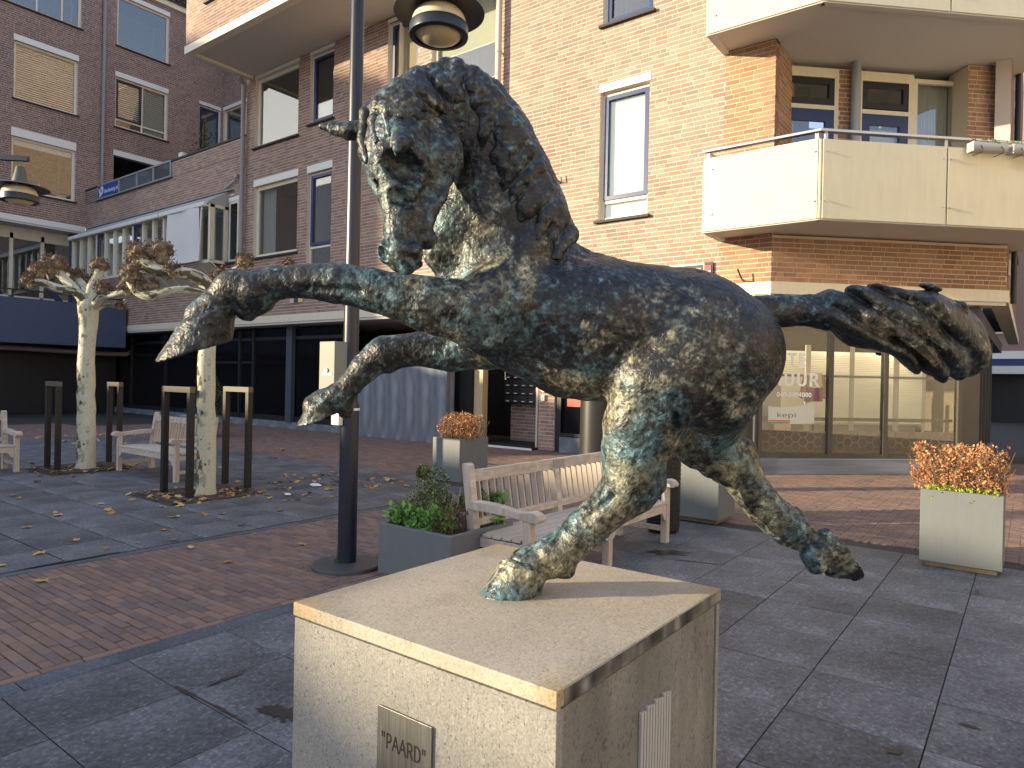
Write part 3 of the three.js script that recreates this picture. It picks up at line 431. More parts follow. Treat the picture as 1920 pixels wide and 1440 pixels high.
  // corner column and rain pipe, and the pane that returns along the long facade
  onFrame(part('downpipe', [cyl(0.055, 0.055, 3.15, -0.02, 0, 0.10, 16), ...[1.35, 1.95, 2.0].map((y) => cyl(0.066, 0.066, 0.05, -0.02, y, 0.10, 16))], M.navy, bld), FG);
  const [gx, gz] = cw(0, -0.52), FL = frame(0, gz - 0.02, 0);
  const sf2 = onFrame(part('shop_window', [span(gx - 0.42, gx - 0.30, sill, top, -0.1, 0.02), span(gx - 2.2, gx - 2.1, sill, top, -0.1, 0.02), span(gx - 2.1, gx - 0.42, sill - 0.01, sill + 0.08, -0.1, 0.02), span(gx - 2.1, gx - 0.42, top - 0.3, top - 0.2, -0.1, 0.02), span(gx - 0.3, gx - 0.16, sill, top, -0.16, -0.05)], M.frameDark, bld), FL);
  part('pane', span(gx - 2.1, gx - 0.41, sill + 0.07, top - 0.29, -0.035, -0.03), M.shopGlass, sf2); part('film', span(gx - 2.09, gx - 0.42, sill + 0.08, sill + 0.52, -0.045, -0.04), M.film, sf2);
  part('curtain', [span(gx - 0.95, gx - 0.78, 0.8, 2.5, -0.25, -0.23), span(gx - 0.60, gx - 0.47, 0.8, 2.3, -0.3, -0.28)], M.blind, sf2); part('display', [span(gx - 2.0, gx - 0.95, 0.82, 1.0, -0.5, -0.3), span(gx - 1.5, gx - 1.3, 0.9, 1.9, -0.55, -0.5)], M.red, sf2); part('interior', span(gx - 2.2, gx - 0.2, 0.06, 3.1, -2.2, -2.1), std(lin(0.22, 0.19, 0.15), 0.9), sf2);
  part('stone_base', rbox(2.1, 0.29, 0.2, gx - 1.25, 0, gz - 0.0, 0.012), M.concrete, bld);
  // the frontage along the side street
  const FSG = frame(...cw(CL - 0.05, -0.55), Math.PI / 2);
  const ss = onFrame(part('shop_window', [0.0, 1.4, 2.8, 4.2, 5.6].map((u) => span(u, u + 0.12, 0.25, top, -0.15, 0.0)), M.frameDark, bld), FSG); part('pane', span(0.1, 5.6, 0.3, top - 0.3, -0.1, -0.09), M.darkGlass, ss); part('stone_base', [span(0, 6, 0, 0.26, -0.2, 0.05)], M.concrete, ss); part('soffit_board', span(-0.5, 12, top - 0.3, top, -0.3, 0.02), M.frameDark, ss);
  part('column', cyl(0.36, 0.36, 3.18, -7.44, 0, -12.95, 40), std(lin(0.028, 0.027, 0.026), 0.38, { bumpMap: T_ROUGH, bumpScale: 0.001 }), bld);
}
// ---- ground floor left of the column: window, brick pier, entrance with letter boxes, concrete wall, dark shop front
{
  const z = -13.3;
  const w2 = part('shop_window', [span(-8.72, -8.58, 0, 3.17, z - 0.1, z + 0.02), span(-8.58, -7.0, 0.36, 0.44, z - 0.1, z + 0.02), span(-7.0, -5.6, 0.3, 3.17, z - 0.12, z)], M.navy, bld); part('pane', span(-8.58, -7.0, 0.44, 3.1, z - 0.06, z - 0.05), M.darkGlass, w2); part('red_panel', span(-8.45, -7.1, 1.05, 1.6, z - 0.045, z - 0.04), M.red, w2); part('stone_base', span(-8.58, -5.6, 0, 0.35, z - 0.08, z + 0.06), M.concrete, w2);
  brickWall(bld, frame(0, z + 0.06, 0), -9.16, -8.73, 0.02, 3.17, [], 'mid', { depth: 0.5, near: 0 });
  const ic = part('intercom', [rbox(0.12, 0.2, 0.05, -9.0, 1.36, z + 0.1, 0.01), rbox(0.10, 0.14, 0.06, -9.02, 1.16, z + 0.1, 0.01)], M.white, bld); part('button', [rbox(0.02, 0.02, 0.01, -9.0, 1.42, z + 0.128, 0.003), rbox(0.02, 0.03, 0.01, -9.02, 1.21, z + 0.133, 0.003)], M.dark, ic);
  const df = part('door_frame', [span(-9.36, -9.28, 0.04, 2.6, z - 0.6, z - 0.5), span(-9.20, -9.16, 0.04, 2.6, z - 0.6, z - 0.5)], M.cream, bld); part('door_leaf', span(-9.28, -9.20, 0.1, 1.15, z - 0.57, z - 0.54), M.white, df);
  brickWall(bld, frame(-9.36, z - 0.4, -Math.PI / 2 + 0.0), -0.4, 0.3, 0.04, 3.17, [], 'mid', { depth: 0.05 });
  brickWall(bld, frame(0, z - 1.3, 0), -11.0, -9.3, 0.04, 3.17, [], 'mid', {});
  part('entrance_step', [rbox(2.0, 0.045, 1.6, -10.25, 0, z - 0.55, 0.006)], M.dark, bld); part('step_edge', span(-11.2, -9.2, 0.002, 0.05, z + 0.255, z + 0.285), M.white, bld);
  const post = part('entrance_post', span(-11.20, -10.92, 0.04, 3.17, z - 0.2, z), M.tan, bld); void post;
  // bank of letter boxes, seven rows of five
  const lb = part('letter_boxes', span(-11.0, -9.72, 1.02, 2.35, z - 1.25, z - 1.0), M.black, bld);
  for (let r = 0; r < 6; r++) for (let c = 0; c < 5; c++) { if (r > 2 && c === 4) continue; const x = -10.98 + c * 0.25, y = 1.06 + r * 0.205; part('letter_box', rbox(0.235, 0.17, 0.02, x + 0.12, y, z - 0.99, 0.004), std(lin(0.05, 0.05, 0.055), 0.4, { metalness: 0.4 }), lb); part('name_card', span(x + 0.05, x + 0.15, y + 0.015, y + 0.04, z - 0.982, z - 0.975), M.white, lb); }
  // board-marked concrete wall, dark panel, recess behind
  part('concrete_wall', [0, 1, 2, 3, 4, 5].map((i) => rbox(0.558, 2.02, 0.3, -14.95 + i * 0.56 + 0.28, 0, -12.85 + (i % 2) * 0.0015, 0.002)), M.concrete, bld);
  part('dark_panel', span(-11.6, -11.22, 0, 3.17, z - 0.3, z + 0.1), M.dark, bld);
  part('recess_wall', [span(-32, -8.6, 0, 3.17, -16.2, -16.0), span(-5.7, -5.5, 0, 3.17, -16.2, -13.3)], M.dark, bld);
  const bd = part('entrance_door', span(-15.6, -15.05, 0.05, 2.25, -13.0, -12.94), M.blue, bld); part('door_handle', [rbox(0.04, 0.2, 0.012, -15.5, 1.05, -12.932, 0.003), bar([-15.5, 1.18, -12.9], [-15.4, 1.18, -12.9], 0.02)], M.steel, bd); part('door_frame', [span(-15.68, -15.6, 0, 2.35, -13.0, -12.92), span(-15.6, -15.05, 2.25, 2.35, -13.0, -12.92)], M.bluegrey, bd);
  // dark shop front
  const sf = part('shop_window', [-32, -29, -26.2, -23.6, -21.2, -20.4, -18.3, -15.85].map((x) => span(x, x + 0.12, 0.2, 3.17, -13.02, -12.9)), M.navy, bld);
  part('pane', [span(-32, -15.7, 0.35, 3.1, -13.0, -12.98)], M.darkGlass, sf); part('window_rail', [span(-32, -15.7, 0.2, 0.36, -13.0, -12.93), span(-32, -15.7, 2.75, 2.85, -13.0, -12.94), span(-22.9, -20.4, 2.0, 2.08, -13.0, -12.94)], M.navy, sf); part('stone_base', span(-32, -15.7, 0, 0.2, -13.1, -12.86), M.concrete, sf);
  part('pillar', span(-18.42, -18.14, 0.2, 3.17, -12.96, -12.82), std(lin(0.06, 0.075, 0.10), 0.5), bld);
}

// ---- the left-hand wing, the terraced wall and its bay of windows
const wing = thing('apartment_building', 'shaded brick apartment wing on the left with railed terrace, bay windows and dark blue balcony', 'apartment building');
reseed(77);
{
  const XL = -32.1, FL = frame(XL, 0, Math.PI / 2);
  const w1 = [9.73, 12.0, 12.33, 14.6], w2 = [9.70, 11.96, 8.72, 10.85], w0 = [9.0, 12.1, 16.0, 18.2], w4 = [13.5, 15.77, 15.9, 18.1], w5 = [13.48, 15.76, 12.36, 14.55], op = [13.46, 16.9, 8.7, 11.1], w6 = [17.27, 18.36, 12.42, 14.6], w8 = [5.5, 7.8, 8.72, 10.85];
  brickWall(wing, FL, 8.4, 18.42, 7.75, 18.5, [w0, w1, w2, w4, w5, op, w6], 'dark', {});
  brickWall(wing, FL, 1.6, 8.398, 7.75, 12.5, [w8], 'dark', {}); part('wall', [span(XL - 8, XL - 0.3, 7.8, 12.4, -8.3, -1.7), span(XL - 8, XL - 3.2, 0, 7.8, -16, -1.7), span(XL - 8, XL - 0.3, 0, 18.4, -8.6, -8.4), span(XL - 0.3, XL, 7.75, 12.5, -1.66, -1.6)], mortar.dark, wing);
  windowIn(wing, FL, ...w0, { fw: 0.09, mullions: [10.5, 11.4], lintel: 0.2 });
  windowIn(wing, FL, ...w1, { fw: 0.09, lintel: 0.24, slats: [12.45, 14.5], slatM: std(lin(0.80, 0.66, 0.50), 0.8) });
  windowIn(wing, FL, ...w2, { fw: 0.09, lintel: 0.33, blind: [10.55, 10.8, M.white], deep: 1.6 });
  windowIn(wing, FL, ...w4, { fw: 0.09, lintel: 0.2, deep: 1.4 });
  windowIn(wing, FL, ...w5, { fw: 0.09, lintel: 0.22, mullions: [14.66], transoms: [12.72], sash: [[13.55, 14.63, 12.76, 14.47]], sashM: M.navy, curtain: [[14.7, 15.7]], slats: [12.8, 14.4] });
  windowIn(wing, FL, ...w6, { fw: 0.07, lintel: 0.16, sash: [[17.34, 18.29, 12.5, 14.52]], deep: 1.3 }); windowIn(wing, FL, ...w8, { fw: 0.09, lintel: 0.24 });
  // things on the sill of the lower left window
  const wl = std(lin(0.6, 0.58, 0.52), 0.7); onFrame(part('sill_ornament', [span(10.2, 10.5, 8.8, 8.98, -0.4, -0.3), new THREE.ConeGeometry(0.09, 0.5, 10).translate(10.78, 9.03, -0.35), cyl(0.05, 0.04, 0.28, 11.05, 8.79, -0.35, 10), span(11.4, 11.75, 8.8, 8.95, -0.4, -0.3)], wl, wing), FL);
  // open gallery behind the railing
  onFrame(part('gallery', [span(13.4, 17.0, 8.6, 11.2, -2.2, -2.1), span(13.4, 13.46, 8.6, 11.2, -2.1, -0.25), span(16.9, 17.0, 8.6, 11.2, -2.1, -0.25), span(13.4, 17, 11.1, 11.2, -2.1, -0.25)], M.dark, wing), FL);
  onFrame(part('lintel', span(13.44, 16.95, 11.1, 11.34, -0.1, 0.015), M.white, wing), FL);
  part('downpipe', [cyl(0.075, 0.075, 9.0, XL + 0.1, 9.3, -12.97, 14), ...[10.6, 13.2, 15.8].map((y) => cyl(0.09, 0.09, 0.08, XL + 0.1, y, -12.97, 14))], M.pipeGrey, wing);
  onFrame(part('concrete_band', span(2, 12.37, 7.52, 7.745, -0.3, 0.03), M.white, wing), FL);
  part('soffit', span(XL - 2.2, XL, 7.44, 7.515, -12.35, -2), M.soffit, wing);
  // gutter and tiled roof
  onFrame(part('gutter', span(8.4, 18.4, 18.5, 18.78, -0.3, 0.16), M.cream, wing), FL);
  { const rows = []; for (let r = 0; r < 9; r++) rows.push(span(8.4, 18.4, 0, 0.05, 0, 0.36)); const t = rows.map((g, r) => g.rotateX(0.12).translate(0, 18.78 + r * 0.27, -0.1 - r * 0.25)); onFrame(part('roof', t, M.tile, wing), FL); const tl = []; for (let u = 8.5; u < 18.3; u += 0.3) for (let r = 0; r < 9; r++) tl.push(new THREE.CylinderGeometry(0.06, 0.06, 0.36, 6).rotateX(Math.PI / 2 - 0.75).translate(u, 18.86 + r * 0.27, -0.02 - r * 0.25)); onFrame(part('roof_tile', tl, M.tile, wing), FL).userData.kind = 'stuff'; }
  // wall at the back of the roof terrace with the corner window
  const FT = frame(0, -18.42, 0);
  brickWall(wing, FT, XL, -20.2, 9.0, 18.4, [[-31.95, -29.2, 12.42, 14.6]], 'dark', {});
  windowIn(wing, FT, -31.95, -29.2, 12.42, 14.6, { fw: 0.07, lintel: 0.16, mullions: [-30.5, -30.2], deep: 1.3 });
  part('terrace_floor', span(XL, -20.2, 8.5, 8.6, -18.4, ZF - 0.25), M.concrete, wing);
  // terraced wall in line with the long facade
  const bay = [-31.6, -20.75, 5.25, 7.45];
  brickWall(wing, F0, XL, -20.16, 3.45, 8.65, [bay], 'mid', {});
  brickWall(wing, F0, -24.83, -20.16, 8.68, 9.24, [], 'mid', {}); brickWall(wing, F0, XL, -31.0, 8.68, 9.24, [], 'dark', {});
  part('coping', [span(-24.86, -20.16, 9.245, 9.31, ZF - 0.3, ZF + 0.05), span(-31.0, -24.86, 8.655, 8.70, ZF - 0.3, ZF + 0.06), span(XL, -30.98, 9.245, 9.31, ZF - 0.3, ZF + 0.05)], M.tile, wing);
  // railing with smoked panes and the blue banner
  const rl = part('railing', [bar([-30.9, 9.29, ZF + 0.02], [-24.86, 9.29, ZF + 0.02], 0.06), bar([-30.9, 8.74, ZF + 0.02], [-24.86, 8.74, ZF + 0.02], 0.05), ...[-30.88, -29.0, -27.5, -26.2, -24.9].map((x) => span(x - 0.03, x + 0.03, 8.72, 9.28, ZF - 0.01, ZF + 0.05))], M.zinc, wing);
  for (const [a, b] of [[-28.95, -27.55], [-27.45, -26.25], [-26.15, -24.95]]) part('pane', span(a, b, 8.78, 9.25, ZF + 0.01, ZF + 0.02), M.smoke, rl);
  const bn = thing('banner', 'blue banner with white bird emblem tied to the terrace railing', 'banner'); part('cloth', span(-30.84, -29.05, 8.78, 9.24, ZF + 0.052, ZF + 0.058), std(lin(0.025, 0.065, 0.28), 0.8), bn);
  { const wm = std(lin(0.62, 0.68, 0.78), 0.8), s = new THREE.Shape(); s.moveTo(-30.72, 8.80); s.bezierCurveTo(-30.55, 8.82, -30.36, 8.86, -30.32, 9.02); s.bezierCurveTo(-30.30, 9.14, -30.36, 9.23, -30.48, 9.22); s.bezierCurveTo(-30.58, 9.21, -30.60, 9.12, -30.55, 9.08); s.lineTo(-30.46, 9.05); s.bezierCurveTo(-30.44, 9.0, -30.47, 8.97, -30.51, 8.95); s.bezierCurveTo(-30.58, 9.02, -30.64, 9.1, -30.70, 9.16); s.lineTo(-30.74, 9.16); s.bezierCurveTo(-30.75, 9.05, -30.70, 8.97, -30.66, 8.92); s.closePath();
    part('emblem', new THREE.ExtrudeGeometry(s, { depth: 0.004, bevelEnabled: false }).translate(0, 0, ZF + 0.058), wm, bn); part('lettering', text('thuiszorg.nl', 0.15, 0.004).scale(1.05, 1, 1).translate(-30.26, 8.9, ZF + 0.058), wm, bn); }
  // shrub in a pot behind the parapet
  const sh = thing('terrace_shrub', 'straggly green shrub on the roof terrace behind the brick parapet', 'shrub', [-23.6, 9.2, ZF - 0.5]); part('pot', cyl(0.2, 0.26, 0.4, 0, -0.6, 0, 14), M.tile, sh);
  part('pot_white', rbox(0.25, 0.3, 0.2, -0.9, 0.05, 0.3, 0.01), M.white, sh);
  twigs('stem', 26, 1.2, 0.9, std(lin(0.09, 0.06, 0.035), 0.9), sh, 5, -0.5); foliage('foliage', 420, 0.11, 0.035, [lin(0.05, 0.075, 0.028), lin(0.08, 0.09, 0.035), lin(0.035, 0.05, 0.022)], sh, 6, () => { const a = rr(0, 6.28), h = rr(-0.4, 1.0), r = rr(0, 0.75) * (1 - 0.35 * h); return [r * Math.cos(a) * 1.3, h, r * Math.sin(a) * 0.6]; });
  // projecting bay: sloping lead roof, posts, panes, boxes of the roller awnings, one cloth let down
  const zb = ZF + 0.62, x0 = -31.75, x1 = -21.1;
  const by = part('bay_window', [span(x0, x1, 5.22, 5.32, ZF, zb), span(x0, x1, 7.0, 7.1, ZF, zb + 0.03), span(x1 - 0.12, x1, 5.3, 7.1, zb - 0.15, zb), span(x1 - 0.1, x1, 5.3, 7.1, ZF, ZF + 0.12)], M.cream, wing);
  { const s = new THREE.Shape([new THREE.Vector2(0, 7.1), new THREE.Vector2(0.70, 7.1), new THREE.Vector2(0.70, 7.16), new THREE.Vector2(0.02, 7.62), new THREE.Vector2(0, 7.62)]); const g = new THREE.ExtrudeGeometry(s, { depth: x1 - x0, bevelEnabled: false }); g.rotateY(-Math.PI / 2).translate(0, 0, 0); g.applyMatrix4(new THREE.Matrix4().makeTranslation(x1, 0, ZF)); part('roof', g, std(lin(0.40, 0.38, 0.35), 0.7), by); }
  { const fl = []; for (let x = x0; x < x1 - 0.3; x += 1.1) fl.push(box(1.06, 0.03, 0.12, x + 0.55, 7.61, ZF + 0.05 + rr(0, 0.02))); part('lead_flashing', fl, M.lead, by); }
  const xs = []; for (let x = x0; x <= x1 - 0.1; x += 0.76) xs.push(x);
  part('mullion', xs.map((x) => span(x, x + 0.11, 5.3, 7.02, zb - 0.12, zb + 0.02)), M.cream, by);
  part('pane', [span(x0, x1 - 0.1, 5.3, 7.02, zb - 0.07, zb - 0.06)], M.glass, by); part('pane', span(x1 - 0.07, x1 - 0.06, 5.3, 7.02, ZF + 0.1, zb - 0.14), M.glass, by); part('interior', [span(x0, x1 - 0.2, 5.2, 7.1, ZF - 0.9, ZF - 0.85)], M.roomLight, by);
  for (const i of [3, 7]) part('sash', [span(xs[i] + 0.12, xs[i] + 0.2, 5.32, 7.0, zb - 0.03, zb + 0.015), span(xs[i + 1] - 0.08, xs[i + 1] - 0.01, 5.32, 7.0, zb - 0.03, zb + 0.015), span(xs[i] + 0.2, xs[i + 1] - 0.08, 6.92, 7.0, zb - 0.03, zb + 0.015)], M.blue, by);
  for (const [i, j] of [[2, 3], [5, 6], [9, 10], [11, 12]]) if (xs[j]) part('curtain', ribbon([...Array(24).keys()].map((k) => [xs[i] + 0.12 + (xs[j] - xs[i] - 0.12) * k / 23, 0.02 * Math.sin(k * 1.4)]), 5.35, 7.0, zb - 0.25), M.curtain, by);
  for (const [a, b] of [[x0, xs[4] - 0.1], [xs[4], xs[8] - 0.2], [xs[8] - 0.1, xs[10] - 0.1], [xs[10], x1 - 0.1]]) part('awning_box', rbox(b - a, 0.15, 0.15, (a + b) / 2, 7.0, zb + 0.11, 0.03, 2), M.white, by);
  part('awning_cloth', (() => { const g = new THREE.PlaneGeometry(2.05, 1.72, 20, 14), p = g.attributes.position; for (let i = 0; i < p.count; i++) p.setZ(i, 0.03 * noise(p.getX(i) * 2, p.getY(i) * 1.5, 1) + 0.02 * Math.sin(p.getX(i) * 4)); g.computeVertexNormals(); return g.translate(-22.55, 6.15, zb + 0.15); })(), M.awning, by); part('awning_bar', [bar([-23.6, 5.29, zb + 0.15], [-21.5, 5.29, zb + 0.15], 0.05), bar([-21.5, 5.29, zb + 0.15], [-21.38, 7.0, zb + 0.14], 0.035)], M.white, by);
  { const s = []; for (let x = x0; x < x1; x += 0.76) s.push(bar([x + 0.1, 5.2, zb - 0.02], [x + 0.1, 4.72, ZF + 0.03], 0.05, 0.05)); part('bay_underside', [...s, (() => { const g = new THREE.PlaneGeometry(x1 - x0, 0.82); g.rotateX(0.9).translate((x0 + x1) / 2, 4.95, ZF + 0.3); return g; })()], std(lin(0.55, 0.51, 0.43), 0.7), by); }
  windowIn(wing, frame(0, ZF + 0.03, 0), -21.02, -20.45, 5.28, 7.25, { fw: 0.08, recess: 0.0, lintel: 0.14, deep: 0.02, room: M.darkGlass });
  part('cable_bracket', [bar([-21.2, 7.72, ZF + 0.08], [-20.6, 7.9, ZF + 0.08], 0.05), cyl(0.07, 0.07, 0.12, -20.52, 7.95, ZF + 0.1, 10)], M.zinc, wing);
  // first-floor glazing under the white band, and the dark blue balcony box
  const gz = part('glazed_front', [...[-12.3, -11.2, -10.1, -9.0, -7.0, -5].map((z) => span(XL - 1.05, XL - 0.93, 4.6, 7.2, z, z + 0.12)), span(XL - 1.05, XL - 0.93, 6.98, 7.44, -12.3, -2), span(XL - 1.05, XL - 0.93, 4.5, 4.66, -12.3, -2)], M.cream, wing); part('pane', span(XL - 1.0, XL - 0.99, 4.6, 7.1, -12.3, -2), M.glass, gz); part('interior', span(XL - 3, XL - 2.9, 4.4, 7.4, -12.3, -2), M.room, gz); part('hanging_lamp', [new THREE.SphereGeometry(0.05, 8, 6).translate(XL - 1.6, 6.1, -11.2), new THREE.SphereGeometry(0.05, 8, 6).translate(XL - 1.6, 6.15, -11.6)], M.white, gz);
  part('side_post', span(XL - 0.6, XL - 0.2, 4.5, 7.44, -12.35, -12.0), M.bluegrey, wing);
  const bx = part('blue_balcony', [span(-28.2, -28.0, 2.58, 4.14, -12.3, 2), span(-32.5, -28.2, 2.58, 2.7, -12.3, 2), span(-32.5, -28.2, 2.7, 4.14, -12.3, -12.15)], M.bluegrey, wing);
  part('railing', [bar([-28.1, 4.42, -12.2], [-28.1, 4.42, 2], 0.05), ...[-12.2, -10.4, -8.6, -6.8].map((z) => span(-28.13, -28.07, 4.14, 4.42, z - 0.03, z + 0.03))], M.navy, bx);
  part('stair_stringer', [bar([-29.4, 5.6, -10.2], [-29.4, 4.2, -11.4], 0.08, 0.3), bar([-29.4, 5.3, -9.7], [-29.4, 4.0, -10.7], 0.06, 0.2)], std(lin(0.02, 0.035, 0.10), 0.6), bx);
  part('downpipe', [tube([[-29.2, 2.3, -2], [-29.2, 2.3, -7.3], [-29.2, 2.4, -7.8], [-29.2, 2.42, -9], [-29.2, 2.36, -12.6], [-29.2, 2.42, -13.0], [-29.2, 2.6, -13.1]], 0.09, 60, 12)], M.pipeGrey, bx);
  part('lower_wall', [span(-32.4, -32.3, 0, 4.4, -16, 2)], M.dark, wing);
  part('dark_front', span(-30.4, -30.2, 0.0, 2.58, -12.9, 3), M.navy, wing);
}
// ---- buildings round the square that stand outside the picture: they shade it and are mirrored in the panes
{
  const mk = (name, label, geos, m) => tag(part(name, geos, m), label, 'building');
  mk('neighbour_building', 'tall brick tower block beyond the low row of houses, outside the picture', [span(-72, -60, 0, 24, 25.5, 37.4)], mortar.dark);
  const s = new THREE.Shape([[2.4, 0], [50, 0], [50, 12.5], [31.6, 10.2], [26.5, 10.0], [25.3, 9.6], [23, 9.4], [20, 8.4], [19, 8.1], [17.5, 8.05], [16.5, 7.3], [13, 7.2], [12, 8.4], [10, 8.4], [9.5, 8.0], [2.4, 8.0]].map((p) => new THREE.Vector2(...p))); const g = new THREE.ExtrudeGeometry(s, { depth: 9, bevelEnabled: false }); g.rotateY(-Math.PI / 2).translate(-32.0, 0, 0);
  mk('row_house', 'row of low brick houses with a rising roof line across the square, outside the picture', g, mortar.mid);
  mk('shop_building', 'pale rendered shop building on the right of the square, outside the picture', [span(9, 20, 0, 9.5, -30, 16)], std(lin(0.62, 0.55, 0.45), 0.9));
  const fb = thing('street_building', 'brick building with white band and dark shop front far down the side street', 'building');
  part('wall', span(-8, 16, 3.6, 24, -52, -44), brickMats.mid[0], fb); part('concrete_band', span(-8, 16, 3.3, 3.7, -44, -43.9), M.white, fb); part('shop_front', span(-8, 16, 0, 3.3, -44.4, -44.05), M.navy, fb); for (let i = 0; i < 6; i++) for (let j = 0; j < 3; j++) { const w = part('window', span(-7 + i * 2.4, -5.5 + i * 2.4, 4.6 + j * 3.4, 6.6 + j * 3.4, -44.0, -43.93), M.cream, fb); part('pane', span(-6.9 + i * 2.4, -5.6 + i * 2.4, 4.7 + j * 3.4, 6.5 + j * 3.4, -43.93, -43.92), M.darkGlass, w); }
  part('awning', span(-5, 0, 2.5, 2.9, -43.9, -42.9), M.white, fb); part('sign_board', span(-5, 0, 2.95, 3.28, -44.0, -43.9), M.blue, fb);
}

// ------------------------------------------------------------------ the plinth
{
  const pl = thing('plinth', 'grey limestone plinth with name plaque under the bronze horse', 'plinth');
  const x0 = -1.82, x1 = -0.84, z0 = -2.342, z1 = -1.31;
  // top slab with warm stains
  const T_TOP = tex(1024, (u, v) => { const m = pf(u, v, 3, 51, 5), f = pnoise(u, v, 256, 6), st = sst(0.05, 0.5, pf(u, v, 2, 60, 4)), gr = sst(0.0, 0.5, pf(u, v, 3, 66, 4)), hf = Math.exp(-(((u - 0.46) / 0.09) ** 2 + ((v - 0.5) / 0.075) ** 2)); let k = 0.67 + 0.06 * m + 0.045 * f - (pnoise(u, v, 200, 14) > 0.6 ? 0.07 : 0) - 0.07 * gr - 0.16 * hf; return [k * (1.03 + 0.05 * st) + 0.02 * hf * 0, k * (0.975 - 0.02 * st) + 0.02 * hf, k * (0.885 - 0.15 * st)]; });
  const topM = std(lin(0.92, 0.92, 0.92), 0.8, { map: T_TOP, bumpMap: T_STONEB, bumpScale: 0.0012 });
  const tg = rbox(x1 - x0, 0.042, z1 - z0, (x0 + x1) / 2, 0.858, (z0 + z1) / 2, 0.004, 2), p = tg.attributes.position, uv = tg.attributes.uv;
  for (let i = 0; i < p.count; i++) uv.setXY(i, (p.getX(i) - x0) / 1.03 + (Math.abs(tg.attributes.normal.getX(i)) > 0.7 ? p.getY(i) - 0.9 : 0), (p.getZ(i) - z0) / 1.04 + (Math.abs(tg.attributes.normal.getZ(i)) > 0.7 ? p.getY(i) - 0.9 : 0));
  part('top_slab', tg, topM, pl);
  const T_FRONT = tex(1024, (u, v) => { const m = pf(u, v, 3, 72, 5), f = pnoise(u, v, 256, 6), e = pnoise(u, v, 220, 14), sh = pf(u, v, 70, 21, 2), dirt = sst(0.1, 0.6, pf(u, v, 3, 90, 3)); let k = 0.66 + 0.10 * m + 0.05 * f; if (e > 0.6) k -= (e - 0.6) * 0.6; if (sh > 0.55) k += 0.05; if (pnoise(u, v, 230, 17) > 0.8) k -= 0.13; k -= 0.05 * dirt; return [k * 1.0, k * 0.985, k * 0.95]; });
  const frontM = std(lin(0.72, 0.72, 0.72), 0.85, { map: T_FRONT, bumpMap: T_STONEB, bumpScale: 0.002 });
  const T_SIDE = tex(512, (u, v) => { const m = pf(u, v, 3, 33, 5), st = pf(u, v * 0.25, 10, 45, 4), f = pnoise(u, v, 200, 6); let k = 0.56 + 0.08 * m + 0.10 * st + 0.035 * f - (pnoise(u, v, 100, 14) > 0.62 ? 0.08 : 0); return [k, k * 0.985, k * 0.96]; });
  const sideM = std(lin(0.80, 0.80, 0.80), 0.9, { map: T_SIDE, bumpMap: T_STONEB, bumpScale: 0.002 });
  part('core', span(x0 + 0.03, x1 - 0.03, 0, 0.857, z0 + 0.03, z1 - 0.03), M.dark, pl);
  const uvBox = (g, sx) => { const P = g.attributes.position, U = g.attributes.uv, N = g.attributes.normal; for (let i = 0; i < P.count; i++) U.setXY(i, (Math.abs(N.getX(i)) > 0.5 ? P.getZ(i) : P.getX(i)) / sx, P.getY(i) / sx); return g; };
  part('front_panel', uvBox(rbox(x1 - x0 - 0.004, 0.848, 0.028, (x0 + x1) / 2, 0.003, z1 - 0.019, 0.003), 1.0), frontM, pl);
  part('back_panel', uvBox(rbox(x1 - x0 - 0.004, 0.848, 0.028, (x0 + x1) / 2, 0.003, z0 + 0.019, 0.003), 1.0), frontM, pl);
  part('side_panel', uvBox(rbox(0.028, 0.846, z1 - z0 - 0.075, x1 - 0.021, 0.003, (z0 + z1) / 2, 0.003), 1.0), sideM, pl);
  part('side_panel', uvBox(rbox(0.028, 0.846, z1 - z0 - 0.075, x0 + 0.021, 0.003, (z0 + z1) / 2, 0.003), 1.0), sideM, pl);
  part('edge_stain', [span(x1 - 0.0005, x1 + 0.0008, 0.8585, 0.8965, z0 + 0.02, z1 - 0.03)], std(lin(0.62, 0.60, 0.56), 0.9, { map: tex(256, (u, v) => grey(0.40 + 0.30 * pf(u * 3 % 1, v, 6, 3, 4) + 0.28 * pnoise(u, v, 24, 8))), bumpMap: T_STONEB, bumpScale: 0.001 }), pl);
  // grooved field on the right-hand side
  const gp = part('grooved_field', span(x1 - 0.008, x1 - 0.0045, 0.05, 0.70, -1.935, -1.735), sideM, pl);
  for (let i = 0; i < 11; i++) part('ridge', rbox(0.011, 0.64 + (i % 3) * 0.004, 0.0118, x1 - 0.0005, 0.05, -1.925 + i * 0.0182, 0.003), std(lin(0.42, 0.415, 0.40), 0.9), gp);
  // the plaque
  const T_BR = tex(256, (u, v) => { const k = 0.60 + 0.10 * pf(u, v * 0.05, 64, 3, 3) + 0.05 * pf(u, v, 3, 8, 3); return [k, k * 0.985, k * 0.95]; });
  const pq = part('plaque', rbox(0.204, 0.33, 0.005, -1.322, 0.37, z1 + 0.0015, 0.001), std(lin(0.95, 0.93, 0.88), 0.38, { metalness: 0.75, map: T_BR }), pl);
  const tx = text('"PAARD"', 0.043, 0.001, fontR); tx.scale(0.74, 1, 1); tx.computeBoundingBox(); part('lettering', tx.translate(-1.322 - (tx.boundingBox.max.x + tx.boundingBox.min.x) / 2, 0.592, z1 + 0.0041), M.dark, pq);
}

